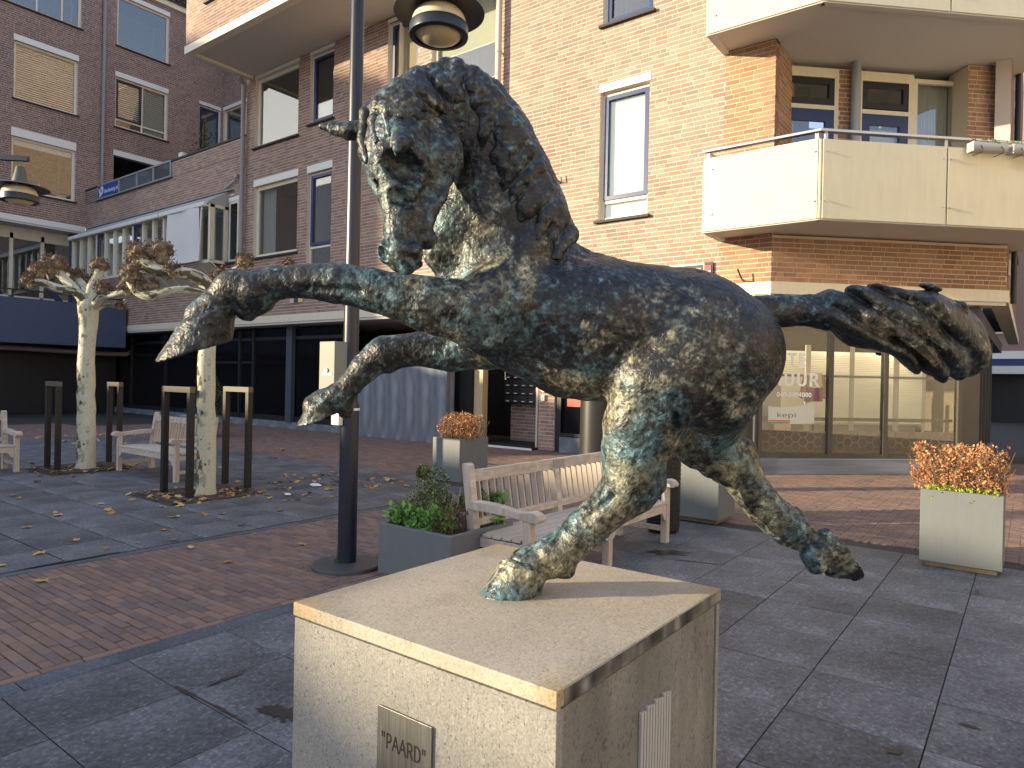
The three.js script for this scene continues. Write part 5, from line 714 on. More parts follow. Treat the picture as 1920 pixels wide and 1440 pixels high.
// ------------------------------------------------------------------ small things on the ground
{
  const small = thing('evergreen_shrub', 'small dark evergreen shrub in the shade behind the bench between the plane trees', 'shrub', [-17.2, 0, -9.6]); part('pot', lathe([[0, 0.4], [0.3, 0.4], [0.32, 0.36], [0.26, 0], [0, 0]], 20), M.planter, small); twigs('stem', 20, 1.1, 0.5, std(lin(0.08, 0.06, 0.04), 0.9), small, 61, 0.3); foliage('foliage', 1000, 0.13, 0.035, [lin(0.05, 0.075, 0.028), lin(0.035, 0.055, 0.022), lin(0.075, 0.095, 0.035)], small, 62, () => { const a = rr(0, 6.28), y = rr(0, 1.15), r = Math.sqrt(rnd()) * 0.62 * (1.05 - 0.6 * y); return [r * Math.cos(a), 0.38 + y, r * Math.sin(a)]; }, -0.6);
  const cv = thing('grey_cabinet', 'small grey cabinet behind the bench between the plane trees', 'cabinet', [-13.4, 0, -7.2]); part('body', rbox(0.4, 0.75, 0.3, 0, 0, 0, 0.01), std(lin(0.22, 0.24, 0.26), 0.6), cv); part('lid', rbox(0.43, 0.04, 0.33, 0, 0.75, 0, 0.008), std(lin(0.26, 0.28, 0.3), 0.6), cv);
  // curled plane leaves
  reseed(909); const cols = [[0.46, 0.27, 0.09], [0.38, 0.20, 0.07], [0.52, 0.36, 0.15], [0.30, 0.16, 0.07], [0.50, 0.31, 0.10]];
  const leafShape = () => { const n = 10, P = [], I = []; P.push(0, 0.012, 0); for (let i = 0; i < n; i++) { const a = i / n * 6.283, r = (i % 2 ? 0.62 : 1) * 0.055 * rr(0.8, 1.15); P.push(r * Math.cos(a) * 1.15, 0.004 + 0.02 * Math.abs(Math.sin(a * 1.5 + 0.6)) * rr(0.4, 1.2), r * Math.sin(a)); } for (let i = 0; i < n; i++) I.push(0, 1 + (i + 1) % n, 1 + i); const g = new THREE.BufferGeometry(); g.setAttribute('position', new THREE.Float32BufferAttribute(P, 3)); g.setIndex(I); const q = g.toNonIndexed(); q.computeVertexNormals(); return q; };
  const shapes = [leafShape(), leafShape(), leafShape()], mats = cols.map((c) => std(lin(...c), 0.8, { side: THREE.DoubleSide }));
  const spots = [[-5.98, -2.05], [-5.5, -4.05], [-6.15, -3.3], [-5.45, -3.25], [-6.9, -2.35], [-7.2, -2.75], [-7.05, -3.5], [-7.6, -3.9], [-8.15, -2.65], [-8.6, -3.1], [-7.4, -4.35], [-9.2, -2.2], [-9.0, -3.7], [-7.1, -4.9], [-7.9, -5.3], [-10.1, -3.2], [-6.6, -5.6], [-8.3, -4.1], [-9.9, -2.6], [-6.7, -2.0]];
  spots.forEach(([x, z], i) => { const o = part('fallen_leaf', shapes[i % 3], mats[i % 5]); o.position.set(x, 0.002, z); o.rotation.set(rr(-0.15, 0.15), rr(0, 6.28), rr(-0.15, 0.15)); o.scale.setScalar(rr(0.75, 1.15)); tag(o, i < 4 ? 'dry brown plane leaf lying on the brick path' : 'dry brown plane leaf lying on the dark slabs of the square', 'leaf', i < 4 ? 'fallen leaves on the brick path' : 'fallen leaves on the slabs'); });
  const N = 400, im = asStuff(new THREE.InstancedMesh(shapes[1], std(0xffffff, 0.8, { side: THREE.DoubleSide }), N)); im.name = 'leaves'; im.castShadow = im.receiveShadow = true;
  for (let i = 0; i < N; i++) { const b = rnd(); let x, z; if (b < 0.2) { x = -8.85 + rr(-0.75, 0.75); z = -4.95 + rr(-0.75, 0.75); } else if (b < 0.34) { x = -12.6 + rr(-0.8, 0.8); z = -4.95 + rr(-0.8, 0.8); } else if (b < 0.55) { x = rr(-9.6, -7.4); z = rr(-7.6, -5.2); } else if (b < 0.72) { x = rr(-19.5, -15); z = rr(-8.6, -6.2); } else { x = rr(-16, -6.5); z = rr(-9.0, -1.6); } im.setMatrixAt(i, new THREE.Matrix4().compose(V(x, 0.002 + rr(0, 0.01), z), _q.setFromEuler(_e.set(rr(-0.4, 0.4), rr(0, 6.28), rr(-0.4, 0.4))), V(1, 1, 1).multiplyScalar(rr(0.5, 1.05)))); const c = cols[Math.floor(rnd() * 5)]; im.setColorAt(i, lin(...c).multiplyScalar(rr(0.7, 1.15))); }
  im.userData.label = 'dry plane leaves scattered over the square under the trees'; scene.add(im);
  // scraps of paper
  for (const [x, z, r, l] of [[-8.35, -6.35, 0.10, 'crumpled white paper scrap on the slabs right of the nearer plane tree'], [-7.95, -5.6, 0.06, 'small white paper scrap on the slabs near the lamp post']]) { const g = new THREE.IcosahedronGeometry(r, 2), p = g.attributes.position; for (let i = 0; i < p.count; i++) p.setXYZ(i, p.getX(i) * (1 + 0.4 * noise(p.getX(i) * 22, p.getZ(i) * 22, p.getY(i) * 22)), p.getY(i) * 0.25, p.getZ(i) * 0.7); g.computeVertexNormals(); const o = part('paper_scrap', g, std(lin(0.75, 0.76, 0.8), 0.8)); o.position.set(x, 0.02, z); tag(o, l, 'paper'); }
  // dark wet stains on the slabs
  const stainM = std(lin(0.018, 0.017, 0.017), 0.35), right = scene.getObjectByName('pavement'), leftP = scene.getObjectByName('pavement_001');
  const stain = (parent, x, z, a, b, turn, sd) => { const s = new THREE.Shape(); for (let i = 0; i <= 64; i++) { const t = i / 64 * 6.2832, r = 0.72 + 0.5 * fbm(Math.cos(t) * 1.6 + sd, Math.sin(t) * 1.6, sd, 3) + 0.35 * noise(Math.cos(t) * 7 + sd, Math.sin(t) * 7, sd); const px = Math.cos(t) * a * r, py = Math.sin(t) * b * r; i ? s.lineTo(px, py) : s.moveTo(px, py); } const g = new THREE.ShapeGeometry(s); g.rotateX(-Math.PI / 2).rotateY(turn); const o = part('stain', g, stainM, parent); o.position.set(x, 0.004, z); o.castShadow = false; };
  stain(right, -2.80, -1.98, 0.16, 0.085, 0.2, 3); stain(right, -3.36, -1.80, 0.15, 0.018, 0, 5); stain(right, -3.35, -1.98, 0.02, 0.16, 0, 8); stain(right, -3.05, -1.81, 0.25, 0.014, 0.02, 9);
  stain(right, -2.74, -6.15, 0.30, 0.13, 0.6, 11); stain(right, -2.35, -6.0, 0.3, 0.02, 0.3, 14); stain(leftP, -8.55, -1.9, 0.4, 0.07, 0.3, 17); stain(leftP, -6.47, -2.4, 0.03, 0.5, 0, 19); stain(right, -0.45, -3.45, 0.05, 0.03, 0.3, 22); stain(right, -0.2, -3.95, 0.05, 0.02, 0, 24); stain(right, -0.31, -6.6, 0.012, 0.12, 0, 27);
}

// ------------------------------------------------------------------ the bronze horse: one continuous skin from joined, tapered limbs
const HB=[
[0.05,1,'-31,958,0,170 71,933,0,207 276,896,0,237 443,889,0,219 592,879,0,208 696,826,0,208',0], // trunk
[0.05,1.5,'68,1080,0,115 188,1102,0,74 328,1049,0,56 589,1028,0,63 721,966,0,84',0], // withers
[0.06,1.05,'622,829,30,224 693,797,40,195 670,705,50,171',0], // rump
[0.05,1.15,'-122,891,0,92 18,839,0,115 167,796,0,144 259,798,0,152',0], // belly
[0.05,1.15,'-170,982,0,133 -70,1059,0,185',0], // chest
[0.04,1,'17,1134,100,80 -77,969,130,108 -128,916,130,105',0], // shoulder
[0.05,1.45,'-34,1096,0,225 -55,1239,20,214 -67,1376,50,166 -132,1504,90,149 -229,1583,130,136 -328,1582,170,99',0], // neck
[0.03,1.6,'139,1230,0,55 60,1376,30,62 -26,1523,70,61 -117,1634,100,64 -231,1682,130,57 -339,1654,160,48 -421,1592,180,34',0], // crest
[0.05,1.3,'-260,1135,60,68 -217,1241,70,72 -156,1314,70,98',0], // throat
[0.035,1,'-85,942,140,129 -152,915,170,106 -296,940,190,88 -467,980,200,64',0], // nearfore
[0.02,1,'-467,980,200,64 -575,998,200,64 -676,1002,200,52 -766,994,200,52 -836,968,200,60 -907,975,200,55',0], // nearfore2
[0.02,1,'-835,943,200,57 -861,906,200,34',0], // nf_fetl
[0.02,1,'-899,984,200,50 -956,920,200,52 -997,881,200,55',0], // nf_past
[0.02,1,'-75,893,200,57 -82,838,210,34',0], // nf_elbow
[0.03,1,'-75,843,-110,100 -230,802,-130,70 -356,811,-130,62 -478,793,-130,60 -550,737,-130,52 -605,674,-130,45 -645,628,-130,48',0], // farfore
[0.015,1,'-478,781,-130,66 -505,773,-130,50',0], // ff_fetl
[0.015,1,'-633,619,-130,43 -617,580,-130,29',0], // ff_ergot
[0.015,1,'-649,630,-130,47 -701,614,-130,43 -725,594,-130,47',0], // ff_past
[0.05,1,'528,773,100,171 471,701,120,158 419,577,120,130 397,470,110,110 384,399,110,96',0], // nearhind
[0.03,1,'405,691,160,90 392,630,150,83',0], // stifle
[0.025,1,'397,415,100,92 380,358,100,92 279,253,100,67 202,181,100,62 139,126,100,69',0], // nh_hock
[0.025,1,'423,425,100,68 453,372,100,43 377,322,100,64',0], // nh_point
[0.015,1,'145,118,100,60 176,77,100,27',0], // nh_ergot
[0.02,1,'136,123,100,64 65,97,100,60 37,86,100,60',0], // nh_past
[0.006,1,'-27,104,120,16 7,106,165,15 55,81,170,15 89,49,140,14',0], // nh_coronet
[0.04,1,'704,608,-100,143 688,506,-120,113 743,452,-120,90 796,414,-120,82 853,347,-120,70 912,271,-120,64 974,214,-120,65 1014,185,-120,68',0], // farhind
[0.02,1,'762,482,-120,51 843,462,-120,47 863,415,-120,43 843,356,-120,51',0], // fh_point
[0.015,1,'1014,193,-120,51 1033,232,-120,25',0], // fh_ergot
[0.02,1,'1014,179,-120,61 1090,135,-120,47 1124,107,-120,53',0], // fh_past
[0.008,1,'1125,173,-70,17 1174,105,-50,17 1240,18,-80,14',0], // fh_sole
[0.012,1,'1071,101,-60,38 1088,67,-60,34',0], // fh_bulb
[0.03,1,'-374,1518,200,104 -382,1425,250,102 -374,1353,270,95',0], // cranium
[0.03,1.15,'-280,1462,200,67 -272,1388,220,77 -299,1323,240,60',0], // cheek
[0.015,1,'-467,1500,240,33 -466,1395,260,41 -438,1311,270,36',0], // brow_l
[0.025,1,'-384,1334,280,81 -367,1215,300,58 -364,1133,310,51 -363,1085,310,61',0], // nose
[0.02,1,'-385,1084,310,40 -347,1066,330,43 -363,1056,310,32',0], // muzzle
[0.02,1,'-259,1330,220,40 -295,1227,260,33 -307,1157,280,32 -290,1125,280,29',0], // jaw
[0.012,1,'-216,1448,235,23 -204,1369,235,25 -228,1295,245,23 -274,1229,270,21 -295,1163,290,18',0], // jawline
[0.008,1,'-374,1033,335,17 -342,1028,340,19 -312,1044,330,16',0], // lips
[0.01,1,'-321,1077,340,28 -323,1060,345,27',0], // nostril_r
[0.01,1,'-406,1081,340,22 -404,1064,330,22',0], // nostril_l
[0.01,1,'-299,1141,280,24 -281,1132,280,20',0], // chin
[0.01,1,'-412,1279,325,13 -374,1278,335,17 -314,1277,315,14',0], // eyebrow
[0.006,1,'-349,1249,322,18 -338,1246,320,18',1], // post_eye
[0.01,1,'-450,1302,270,23 -391,1194,320,19 -377,1128,330,17',0], // bridge_r
[0.01,1,'-353,1175,335,14 -360,1143,340,13',0], // facebump
[0.012,1,'-487,1477,220,37 -545,1471,220,28 -597,1481,210,20 -634,1487,210,10',0], // ear_r
[0.01,1,'-368,1462,270,36 -358,1414,340,35 -360,1373,395,26 -365,1358,410,15',1], // post_ear
[0.008,1,'-373,1387,370,12 -370,1354,375,11',1], // post_tuft
];
const HC=[
[0.014,'-384,1340,372,37 -348,1322,362,50 -325,1315,345,38'], // sock
[0.008,'-357,1367,395,14 -362,1358,375,19'], // ear
[0.01,'-378,1240,362,23 -351,1228,352,27 -318,1230,335,22'], // sock2
[0.006,'-327,1056,385,19 -313,1047,372,19'], // nostr
[0.006,'-418,1073,352,17 -407,1060,352,16'], // nostl
[0.008,'-441,1488,275,10 -423,1418,305,13 -414,1351,325,10'], // foreh
[0.008,'-486,1453,255,10 -476,1365,275,11'], // foreh2
[0.008,'-452,1358,300,8 -430,1282,315,10'], // foreh3
[0.02,'-287,1277,345,14 -322,1155,360,14 -335,1108,360,11'], // cheekd
[0.02,'-181,1438,265,21 -166,1363,255,39 -179,1298,240,45 -216,1248,220,30'], // throat
[0.03,'-31,1022,250,12 -23,938,262,15 -49,849,240,15'], // girth
[0.03,'291,831,250,13 298,748,240,17 297,664,220,20'], // flank
[0.03,'484,669,240,13 496,566,200,17'], // gask
[0.02,'-299,1202,330,14 -318,1127,345,11'], // cheekl
[0.005,'-289,1095,335,6 -304,1049,360,6 -339,1030,385,5 -375,1037,375,5'], // mouth
[0.015,'316,336,165,10 206,238,160,10'], // canl
[0.015,'-501,968,262,11 -682,973,256,11'], // fknee
[0.03,'394,897,270,10 524,970,240,13'], // hamm
];
const HM=[
'-459,1542,188,27 -433,1526,248,31 -402,1497,303,27 -368,1479,326,19 -339,1486,328,5',
'-429,1578,183,27 -415,1549,243,31 -376,1509,298,27 -328,1492,321,19 -298,1491,323,5',
'-399,1614,172,27 -385,1585,232,32 -358,1548,287,27 -323,1525,310,19 -301,1521,312,5',
'-366,1651,155,28 -355,1619,215,32 -327,1578,270,28 -288,1555,293,19 -265,1549,295,5',
'-334,1685,139,28 -335,1648,199,32 -310,1590,254,28 -266,1552,277,20 -243,1534,279,5',
'-291,1707,126,28 -287,1672,186,32 -264,1620,241,28 -222,1585,264,20 -195,1571,266,5',
'-250,1728,113,28 -251,1693,173,32 -236,1638,228,28 -205,1595,251,20 -186,1576,253,5',
'-214,1722,101,28 -218,1691,161,33 -221,1642,216,28 -214,1594,239,20 -210,1571,241,5',
'-172,1706,89,28 -166,1670,149,33 -165,1624,204,29 -154,1577,227,20 -137,1549,229,5',
'-137,1687,77,29 -138,1654,137,33 -146,1614,192,29 -154,1573,215,20 -154,1546,217,5',
'-109,1652,68,29 -110,1619,128,33 -119,1581,183,29 -128,1542,206,20 -128,1516,208,5',
'-81,1617,59,29 -89,1593,119,33 -114,1540,174,29 -128,1477,197,20 -132,1440,199,5',
'-53,1582,50,29 -59,1556,110,33 -70,1521,165,29 -81,1479,188,20 -83,1453,190,5',
'-28,1543,41,29 -34,1516,101,34 -63,1471,156,29 -88,1421,179,20 -98,1389,181,5',
'-2,1504,33,29 -11,1482,93,34 -40,1438,148,29 -63,1386,171,21 -74,1356,173,5',
'23,1465,24,29 13,1445,84,34 -22,1400,139,30 -49,1344,162,21 -61,1311,164,5',
'47,1424,15,29 42,1395,75,34 9,1354,130,30 -21,1311,153,21 -33,1279,155,5',
'71,1383,7,29 64,1359,67,34 28,1315,122,30 1,1262,145,21 -9,1225,147,5',
'96,1342,-2,30 84,1324,58,34 48,1287,113,30 17,1244,136,21 1,1219,138,5',
'120,1300,-10,30 108,1282,50,34 80,1245,105,30 59,1195,128,21 52,1161,130,5',
'144,1256,-18,30 128,1247,42,34 110,1220,97,30 99,1176,120,21 94,1154,122,5',
'177,1217,-25,30 163,1203,35,35 132,1161,90,30 114,1108,113,21 108,1077,115,5',
'-396,1618,200,27 -443,1549,245,23 -456,1473,270,18 -437,1402,290,11',
'-358,1624,210,23 -396,1552,260,21 -412,1475,290,16 -397,1417,310,10',
'-434,1592,200,25 -488,1516,220,20 -490,1422,250,15 -473,1352,265,8',
];
const HT=[
'833,955,0,61 927,965,0,56 992,968,0,52 1096,974,0,63 1194,950,0,97 1307,933,0,108 1427,911,0,131 1509,872,0,123 1570,828,0,82 1613,803,0,41',
'1080,998,30,33 1176,1006,60,40 1280,997,70,47 1390,995,70,51 1486,951,60,44 1549,885,40,35 1602,821,20,20',
'1030,956,20,37 1127,933,50,44 1233,891,60,44 1332,836,50,37 1369,804,40,18',
'1096,941,0,34 1164,889,10,33 1243,858,10,28 1289,840,10,17',
'1197,949,90,32 1283,918,100,39 1380,846,85,36 1453,769,60,27 1466,747,50,15',
'1281,968,100,29 1394,953,100,36 1497,885,70,33 1584,823,40,22',
'1162,916,90,23 1233,859,85,25 1333,804,65,24 1389,771,50,15',
'1343,913,90,40 1424,851,80,40 1492,792,50,33 1533,756,30,17',
'1094,979,40,18 1162,954,70,22 1237,931,100,21 1335,883,110,20 1403,814,90,14',
];
const parsePts = (s) => s.split(' ').map((q) => q.split(',').map((n) => +n / 1000));
function chainSegs(list, k, lat) {
  const segs = [];
  for (let i = 0; i + 1 < list.length; i++) { const a = list[i], b = list[i + 1]; segs.push({ ax: a[0], ay: a[1], az: a[2], ra: a[3], dx: b[0] - a[0], dy: b[1] - a[1], dz: (b[2] - a[2]), rb: b[3], lat, k, r: Math.max(a[3], b[3]) }); }
  return segs;
}
function segDist(s, x, y, z) {                               // tapered capsule, flattened sideways by lat
  const px = x - s.ax, py = y - s.ay, pz = (z - s.az);
  const L = s.lat, dz = s.dz, qz = pz * L, ez = dz * L;
  const bb = s.dx * s.dx + s.dy * s.dy + ez * ez || 1e-9;
  let h = (px * s.dx + py * s.dy + qz * ez) / bb; h = h < 0 ? 0 : h > 1 ? 1 : h;
  const cx = px - s.dx * h, cy = py - s.dy * h, cz = qz - ez * h;
  return Math.sqrt(cx * cx + cy * cy + cz * cz) - (s.ra + (s.rb - s.ra) * h);
}
const smin = (a, b, k) => { const h = Math.max(k - Math.abs(a - b), 0) / k; return Math.min(a, b) - h * h * k * 0.25; };
const smax = (a, b, k) => -smin(-a, -b, k);
function hoofDist(f, x, y, z) {                              // hoof: sheared cone between coronet and sole
  const [sx, sy, sz] = f.s, [nx, ny, nz] = f.n, px = x - sx, py = y - sy, pz = z - sz, h = px * nx + py * ny + pz * nz;
  const t = clamp(h / f.H, 0, 1), cx = f.c[0] * t, cy = f.c[1] * t, cz = f.c[2] * t;
  const lx = px - cx, ly = py - cy, lz = pz - cz, ll = lx * nx + ly * ny + lz * nz;
  const qx = lx - nx * ll, qy = ly - ny * ll, qz = (lz - nz * ll);
  const d = Math.sqrt(qx * qx + qy * qy + qz * qz * f.w * f.w) - mix(f.rs, f.rc, t);
  return smax(smax(d * 0.82, -h, 0.008), h - f.H, 0.012);
}
// mesh of the zero level of a distance field (surface nets over sparse blocks)
function meshField(chains, hoofs, carves, lo, hi, cell, detail, bumpAmp, kHoof = 0.009) {
  const BL = 8, bs = cell * BL, R = bs * 0.5 * Math.sqrt(3) + cell;
  const nb = [0, 1, 2].map((i) => Math.ceil((hi[i] - lo[i]) / bs)), N = nb.map((n) => n * BL + 2);
  const vid = new Map(), vp = [], quads = [];
  const fieldBlocks = new Map();
  const key = (i, j, k) => (i * N[1] + j) * N[2] + k;
  const evalAt = (set, hs, cs, x, y, z) => {
    let d = 1e3;
    let after = 0;
    for (const g of set) { if (g.post) { after = 1; continue; } let e = 1e3; for (const s of g.segs) { const q = segDist(s, x, y, z); e = e < 1e3 ? smin(e, q, 0.008) : q; } d = d < 1e3 ? smin(d, e, g.k) : e; }
    for (const f of hs) d = smin(d, hoofDist(f, x, y, z), kHoof);
    for (const c of cs) { let e = 1e3; for (const s of c.segs) e = Math.min(e, segDist(s, x, y, z)); d = smax(d, -e, c.k); }
    if (after) for (const g of set) if (g.post) { let e = 1e3; for (const s of g.segs) e = Math.min(e, segDist(s, x, y, z)); d = d < 1e3 ? smin(d, e, g.k) : e; }
    return d;
  };
  const S = BL + 1, buf = new Float32Array(S * S * S);
  for (let bi = 0; bi < nb[0]; bi++) for (let bj = 0; bj < nb[1]; bj++) for (let bk = 0; bk < nb[2]; bk++) {
    const cx = lo[0] + (bi + 0.5) * bs, cy = lo[1] + (bj + 0.5) * bs, cz = lo[2] + (bk + 0.5) * bs;
    const set = []; let dmin = 1e3;
    for (const g of chains) { const segs = []; for (const s of g.segs) { const q = segDist(s, cx, cy, cz); if (q < (R + 0.075) * s.lat) segs.push(s); if (q < dmin) dmin = q; } if (segs.length) set.push({ segs, k: g.k, post: g.post }); }
    const hs = hoofs.filter((f) => { const q = hoofDist(f, cx, cy, cz); if (q < dmin) dmin = q; return q < R * 1.6 + 0.05; });
    if (dmin > R * 1.7 + 0.03) continue;
    if (!set.length && !hs.length) continue;
    const cs = []; for (const c of carves) { const segs = c.segs.filter((s) => segDist(s, cx, cy, cz) < R + 0.05); if (segs.length) cs.push({ segs, k: c.k }); }
    const d0 = evalAt(set, hs, cs, cx, cy, cz); if (Math.abs(d0) > R * 1.75 + 0.02) continue;
    let any = 0;
    for (let i = 0; i < S; i++) for (let j = 0; j < S; j++) for (let k = 0; k < S; k++) {
      const x = lo[0] + (bi * BL + i) * cell, y = lo[1] + (bj * BL + j) * cell, z = lo[2] + (bk * BL + k) * cell;
      let d = evalAt(set, hs, cs, x, y, z); if (d < 0.03 && d > -0.03) d -= detail(x, y, z) * bumpAmp;
      buf[(i * S + j) * S + k] = d; any |= d < 0 ? 1 : 2;
    }
    if (any !== 3) continue;
    const at = (i, j, k) => buf[(i * S + j) * S + k];
    for (let i = 0; i < BL; i++) for (let j = 0; j < BL; j++) for (let k = 0; k < BL; k++) {
      let n = 0, sx = 0, sy = 0, sz = 0;
      const v = [at(i, j, k), at(i + 1, j, k), at(i, j + 1, k), at(i + 1, j + 1, k), at(i, j, k + 1), at(i + 1, j, k + 1), at(i, j + 1, k + 1), at(i + 1, j + 1, k + 1)];
      const m = (v[0] < 0) + (v[1] < 0) + (v[2] < 0) + (v[3] < 0) + (v[4] < 0) + (v[5] < 0) + (v[6] < 0) + (v[7] < 0);
      if (m === 0 || m === 8) continue;
      for (const [a, b, ax] of EDG) if ((v[a] < 0) !== (v[b] < 0)) { const t = v[a] / (v[a] - v[b]); sx += (a & 1) + (ax === 0 ? t : 0); sy += ((a >> 1) & 1) + (ax === 1 ? t : 0); sz += ((a >> 2) & 1) + (ax === 2 ? t : 0); n++; }
      const gi = bi * BL + i, gj = bj * BL + j, gk = bk * BL + k;
      vid.set(key(gi, gj, gk), vp.length / 3); vp.push(lo[0] + (gi + sx / n) * cell, lo[1] + (gj + sy / n) * cell, lo[2] + (gk + sz / n) * cell);
      if ((v[0] < 0) !== (v[1] < 0)) quads.push(0, gi, gj, gk, v[0] < 0 ? 1 : 0);
      if ((v[0] < 0) !== (v[2] < 0)) quads.push(1, gi, gj, gk, v[0] < 0 ? 1 : 0);
      if ((v[0] < 0) !== (v[4] < 0)) quads.push(2, gi, gj, gk, v[0] < 0 ? 1 : 0);
    }
  }
  const idx = [];
  for (let q = 0; q < quads.length; q += 5) {
    const [ax, i, j, k, s] = [quads[q], quads[q + 1], quads[q + 2], quads[q + 3], quads[q + 4]];
    let a, b, c, d;
    if (ax === 0) { a = vid.get(key(i, j, k)); b = vid.get(key(i, j - 1, k)); c = vid.get(key(i, j - 1, k - 1)); d = vid.get(key(i, j, k - 1)); }
    else if (ax === 1) { a = vid.get(key(i, j, k)); b = vid.get(key(i, j, k - 1)); c = vid.get(key(i - 1, j, k - 1)); d = vid.get(key(i - 1, j, k)); }
    else { a = vid.get(key(i, j, k)); b = vid.get(key(i - 1, j, k)); c = vid.get(key(i - 1, j - 1, k)); d = vid.get(key(i, j - 1, k)); }
    if (a === undefined || b === undefined || c === undefined || d === undefined) continue;
    if (s) idx.push(a, b, c, a, c, d); else idx.push(a, c, b, a, d, c);
  }
  const g = new THREE.BufferGeometry();
  g.setAttribute('position', new THREE.Float32BufferAttribute(vp, 3)); g.setIndex(idx); g.computeVertexNormals();
  return g;
}
const EDG = [[0, 1, 0], [2, 3, 0], [4, 5, 0], [6, 7, 0], [0, 2, 1], [1, 3, 1], [4, 6, 1], [5, 7, 1], [0, 4, 2], [1, 5, 2], [2, 6, 2], [3, 7, 2]];
function patina(g, amount) {                                   // verdigris and ochre worn into brown bronze
  const p = g.attributes.position, n = g.attributes.normal, c = new Float32Array(p.count * 3);
  for (let i = 0; i < p.count; i++) {
    const x = p.getX(i), y = p.getY(i), z = p.getZ(i), A = amount(x, y, z, n.getX(i), n.getY(i), n.getZ(i));
    const wx = 0.05 * noise(x * 11, y * 11, z * 11), wy = 0.05 * noise(x * 11 + 5, y * 11 + 9, z * 11);
    const big = fbm(x * 6, y * 6, z * 6, 2), mid = fbm((x + wx) * 34, (y + wy) * 44, z * 34, 3), fine = noise(x * 120, y * 120, z * 120), vein = 1 - Math.abs(fbm((x + wy) * 26, (y + wx) * 40, z * 26, 3)) * 4.5;
    const m = 0.92 * sst(-0.25, 0.62, mid * 0.70 + fine * 0.36 + vein * 0.16 + big * 0.40 + A), o = sst(0.0, 0.4, fbm(x * 10 + 20, y * 10, z * 10 + 3, 3) + fine * 0.15), hue = sst(-0.3, 0.25, fbm(x * 8 + 9, y * 8, z * 8, 2) + (0.5 - y) * 0.35);
    const br = 1.35 + 0.4 * mid + 0.3 * fine, k = 1.40 + 0.35 * mid + 0.25 * fine;
    c[i * 3] = clamp(mix(mix(0.030, 0.058, o) * br, mix(0.130, 0.33, hue) * k, m), 0.004, 1);
    c[i * 3 + 1] = clamp(mix(mix(0.034, 0.050, o) * br, mix(0.240, 0.320, hue) * k, m), 0.004, 1);
    c[i * 3 + 2] = clamp(mix(mix(0.042, 0.038, o) * br, mix(0.275, 0.225, hue) * k, m), 0.004, 1);
  }
  g.setAttribute('color', new THREE.BufferAttribute(c, 3));
  // unfold for the fine grain: every face takes its texture from the side it faces most
  const id = g.index.array, P = new Float32Array(id.length * 3), Q = new Float32Array(id.length * 3), C = new Float32Array(id.length * 3), U = new Float32Array(id.length * 2);
  for (let t = 0; t < id.length; t += 3) {
    let ax = 0, ay = 0, az = 0; for (let k = 0; k < 3; k++) { const v = id[t + k]; ax += n.getX(v); ay += n.getY(v); az += n.getZ(v); } ax = Math.abs(ax); ay = Math.abs(ay); az = Math.abs(az);
    for (let k = 0; k < 3; k++) { const v = id[t + k], o = (t + k) * 3, X = p.getX(v), Y = p.getY(v), Z = p.getZ(v); P.set([X, Y, Z], o); Q.set([n.getX(v), n.getY(v), n.getZ(v)], o); C.set([c[v * 3], c[v * 3 + 1], c[v * 3 + 2]], o); const u = az >= ax && az >= ay ? [X, Y] : ax >= ay ? [Z + 0.3, Y] : [X, Z + 0.6]; U[(t + k) * 2] = u[0] * 2.3; U[(t + k) * 2 + 1] = u[1] * 2.3; }
  }
  const f = new THREE.BufferGeometry(); f.setAttribute('position', new THREE.BufferAttribute(P, 3)); f.setAttribute('normal', new THREE.BufferAttribute(Q, 3)); f.setAttribute('color', new THREE.BufferAttribute(C, 3)); f.setAttribute('uv', new THREE.BufferAttribute(U, 2)); return f;
}
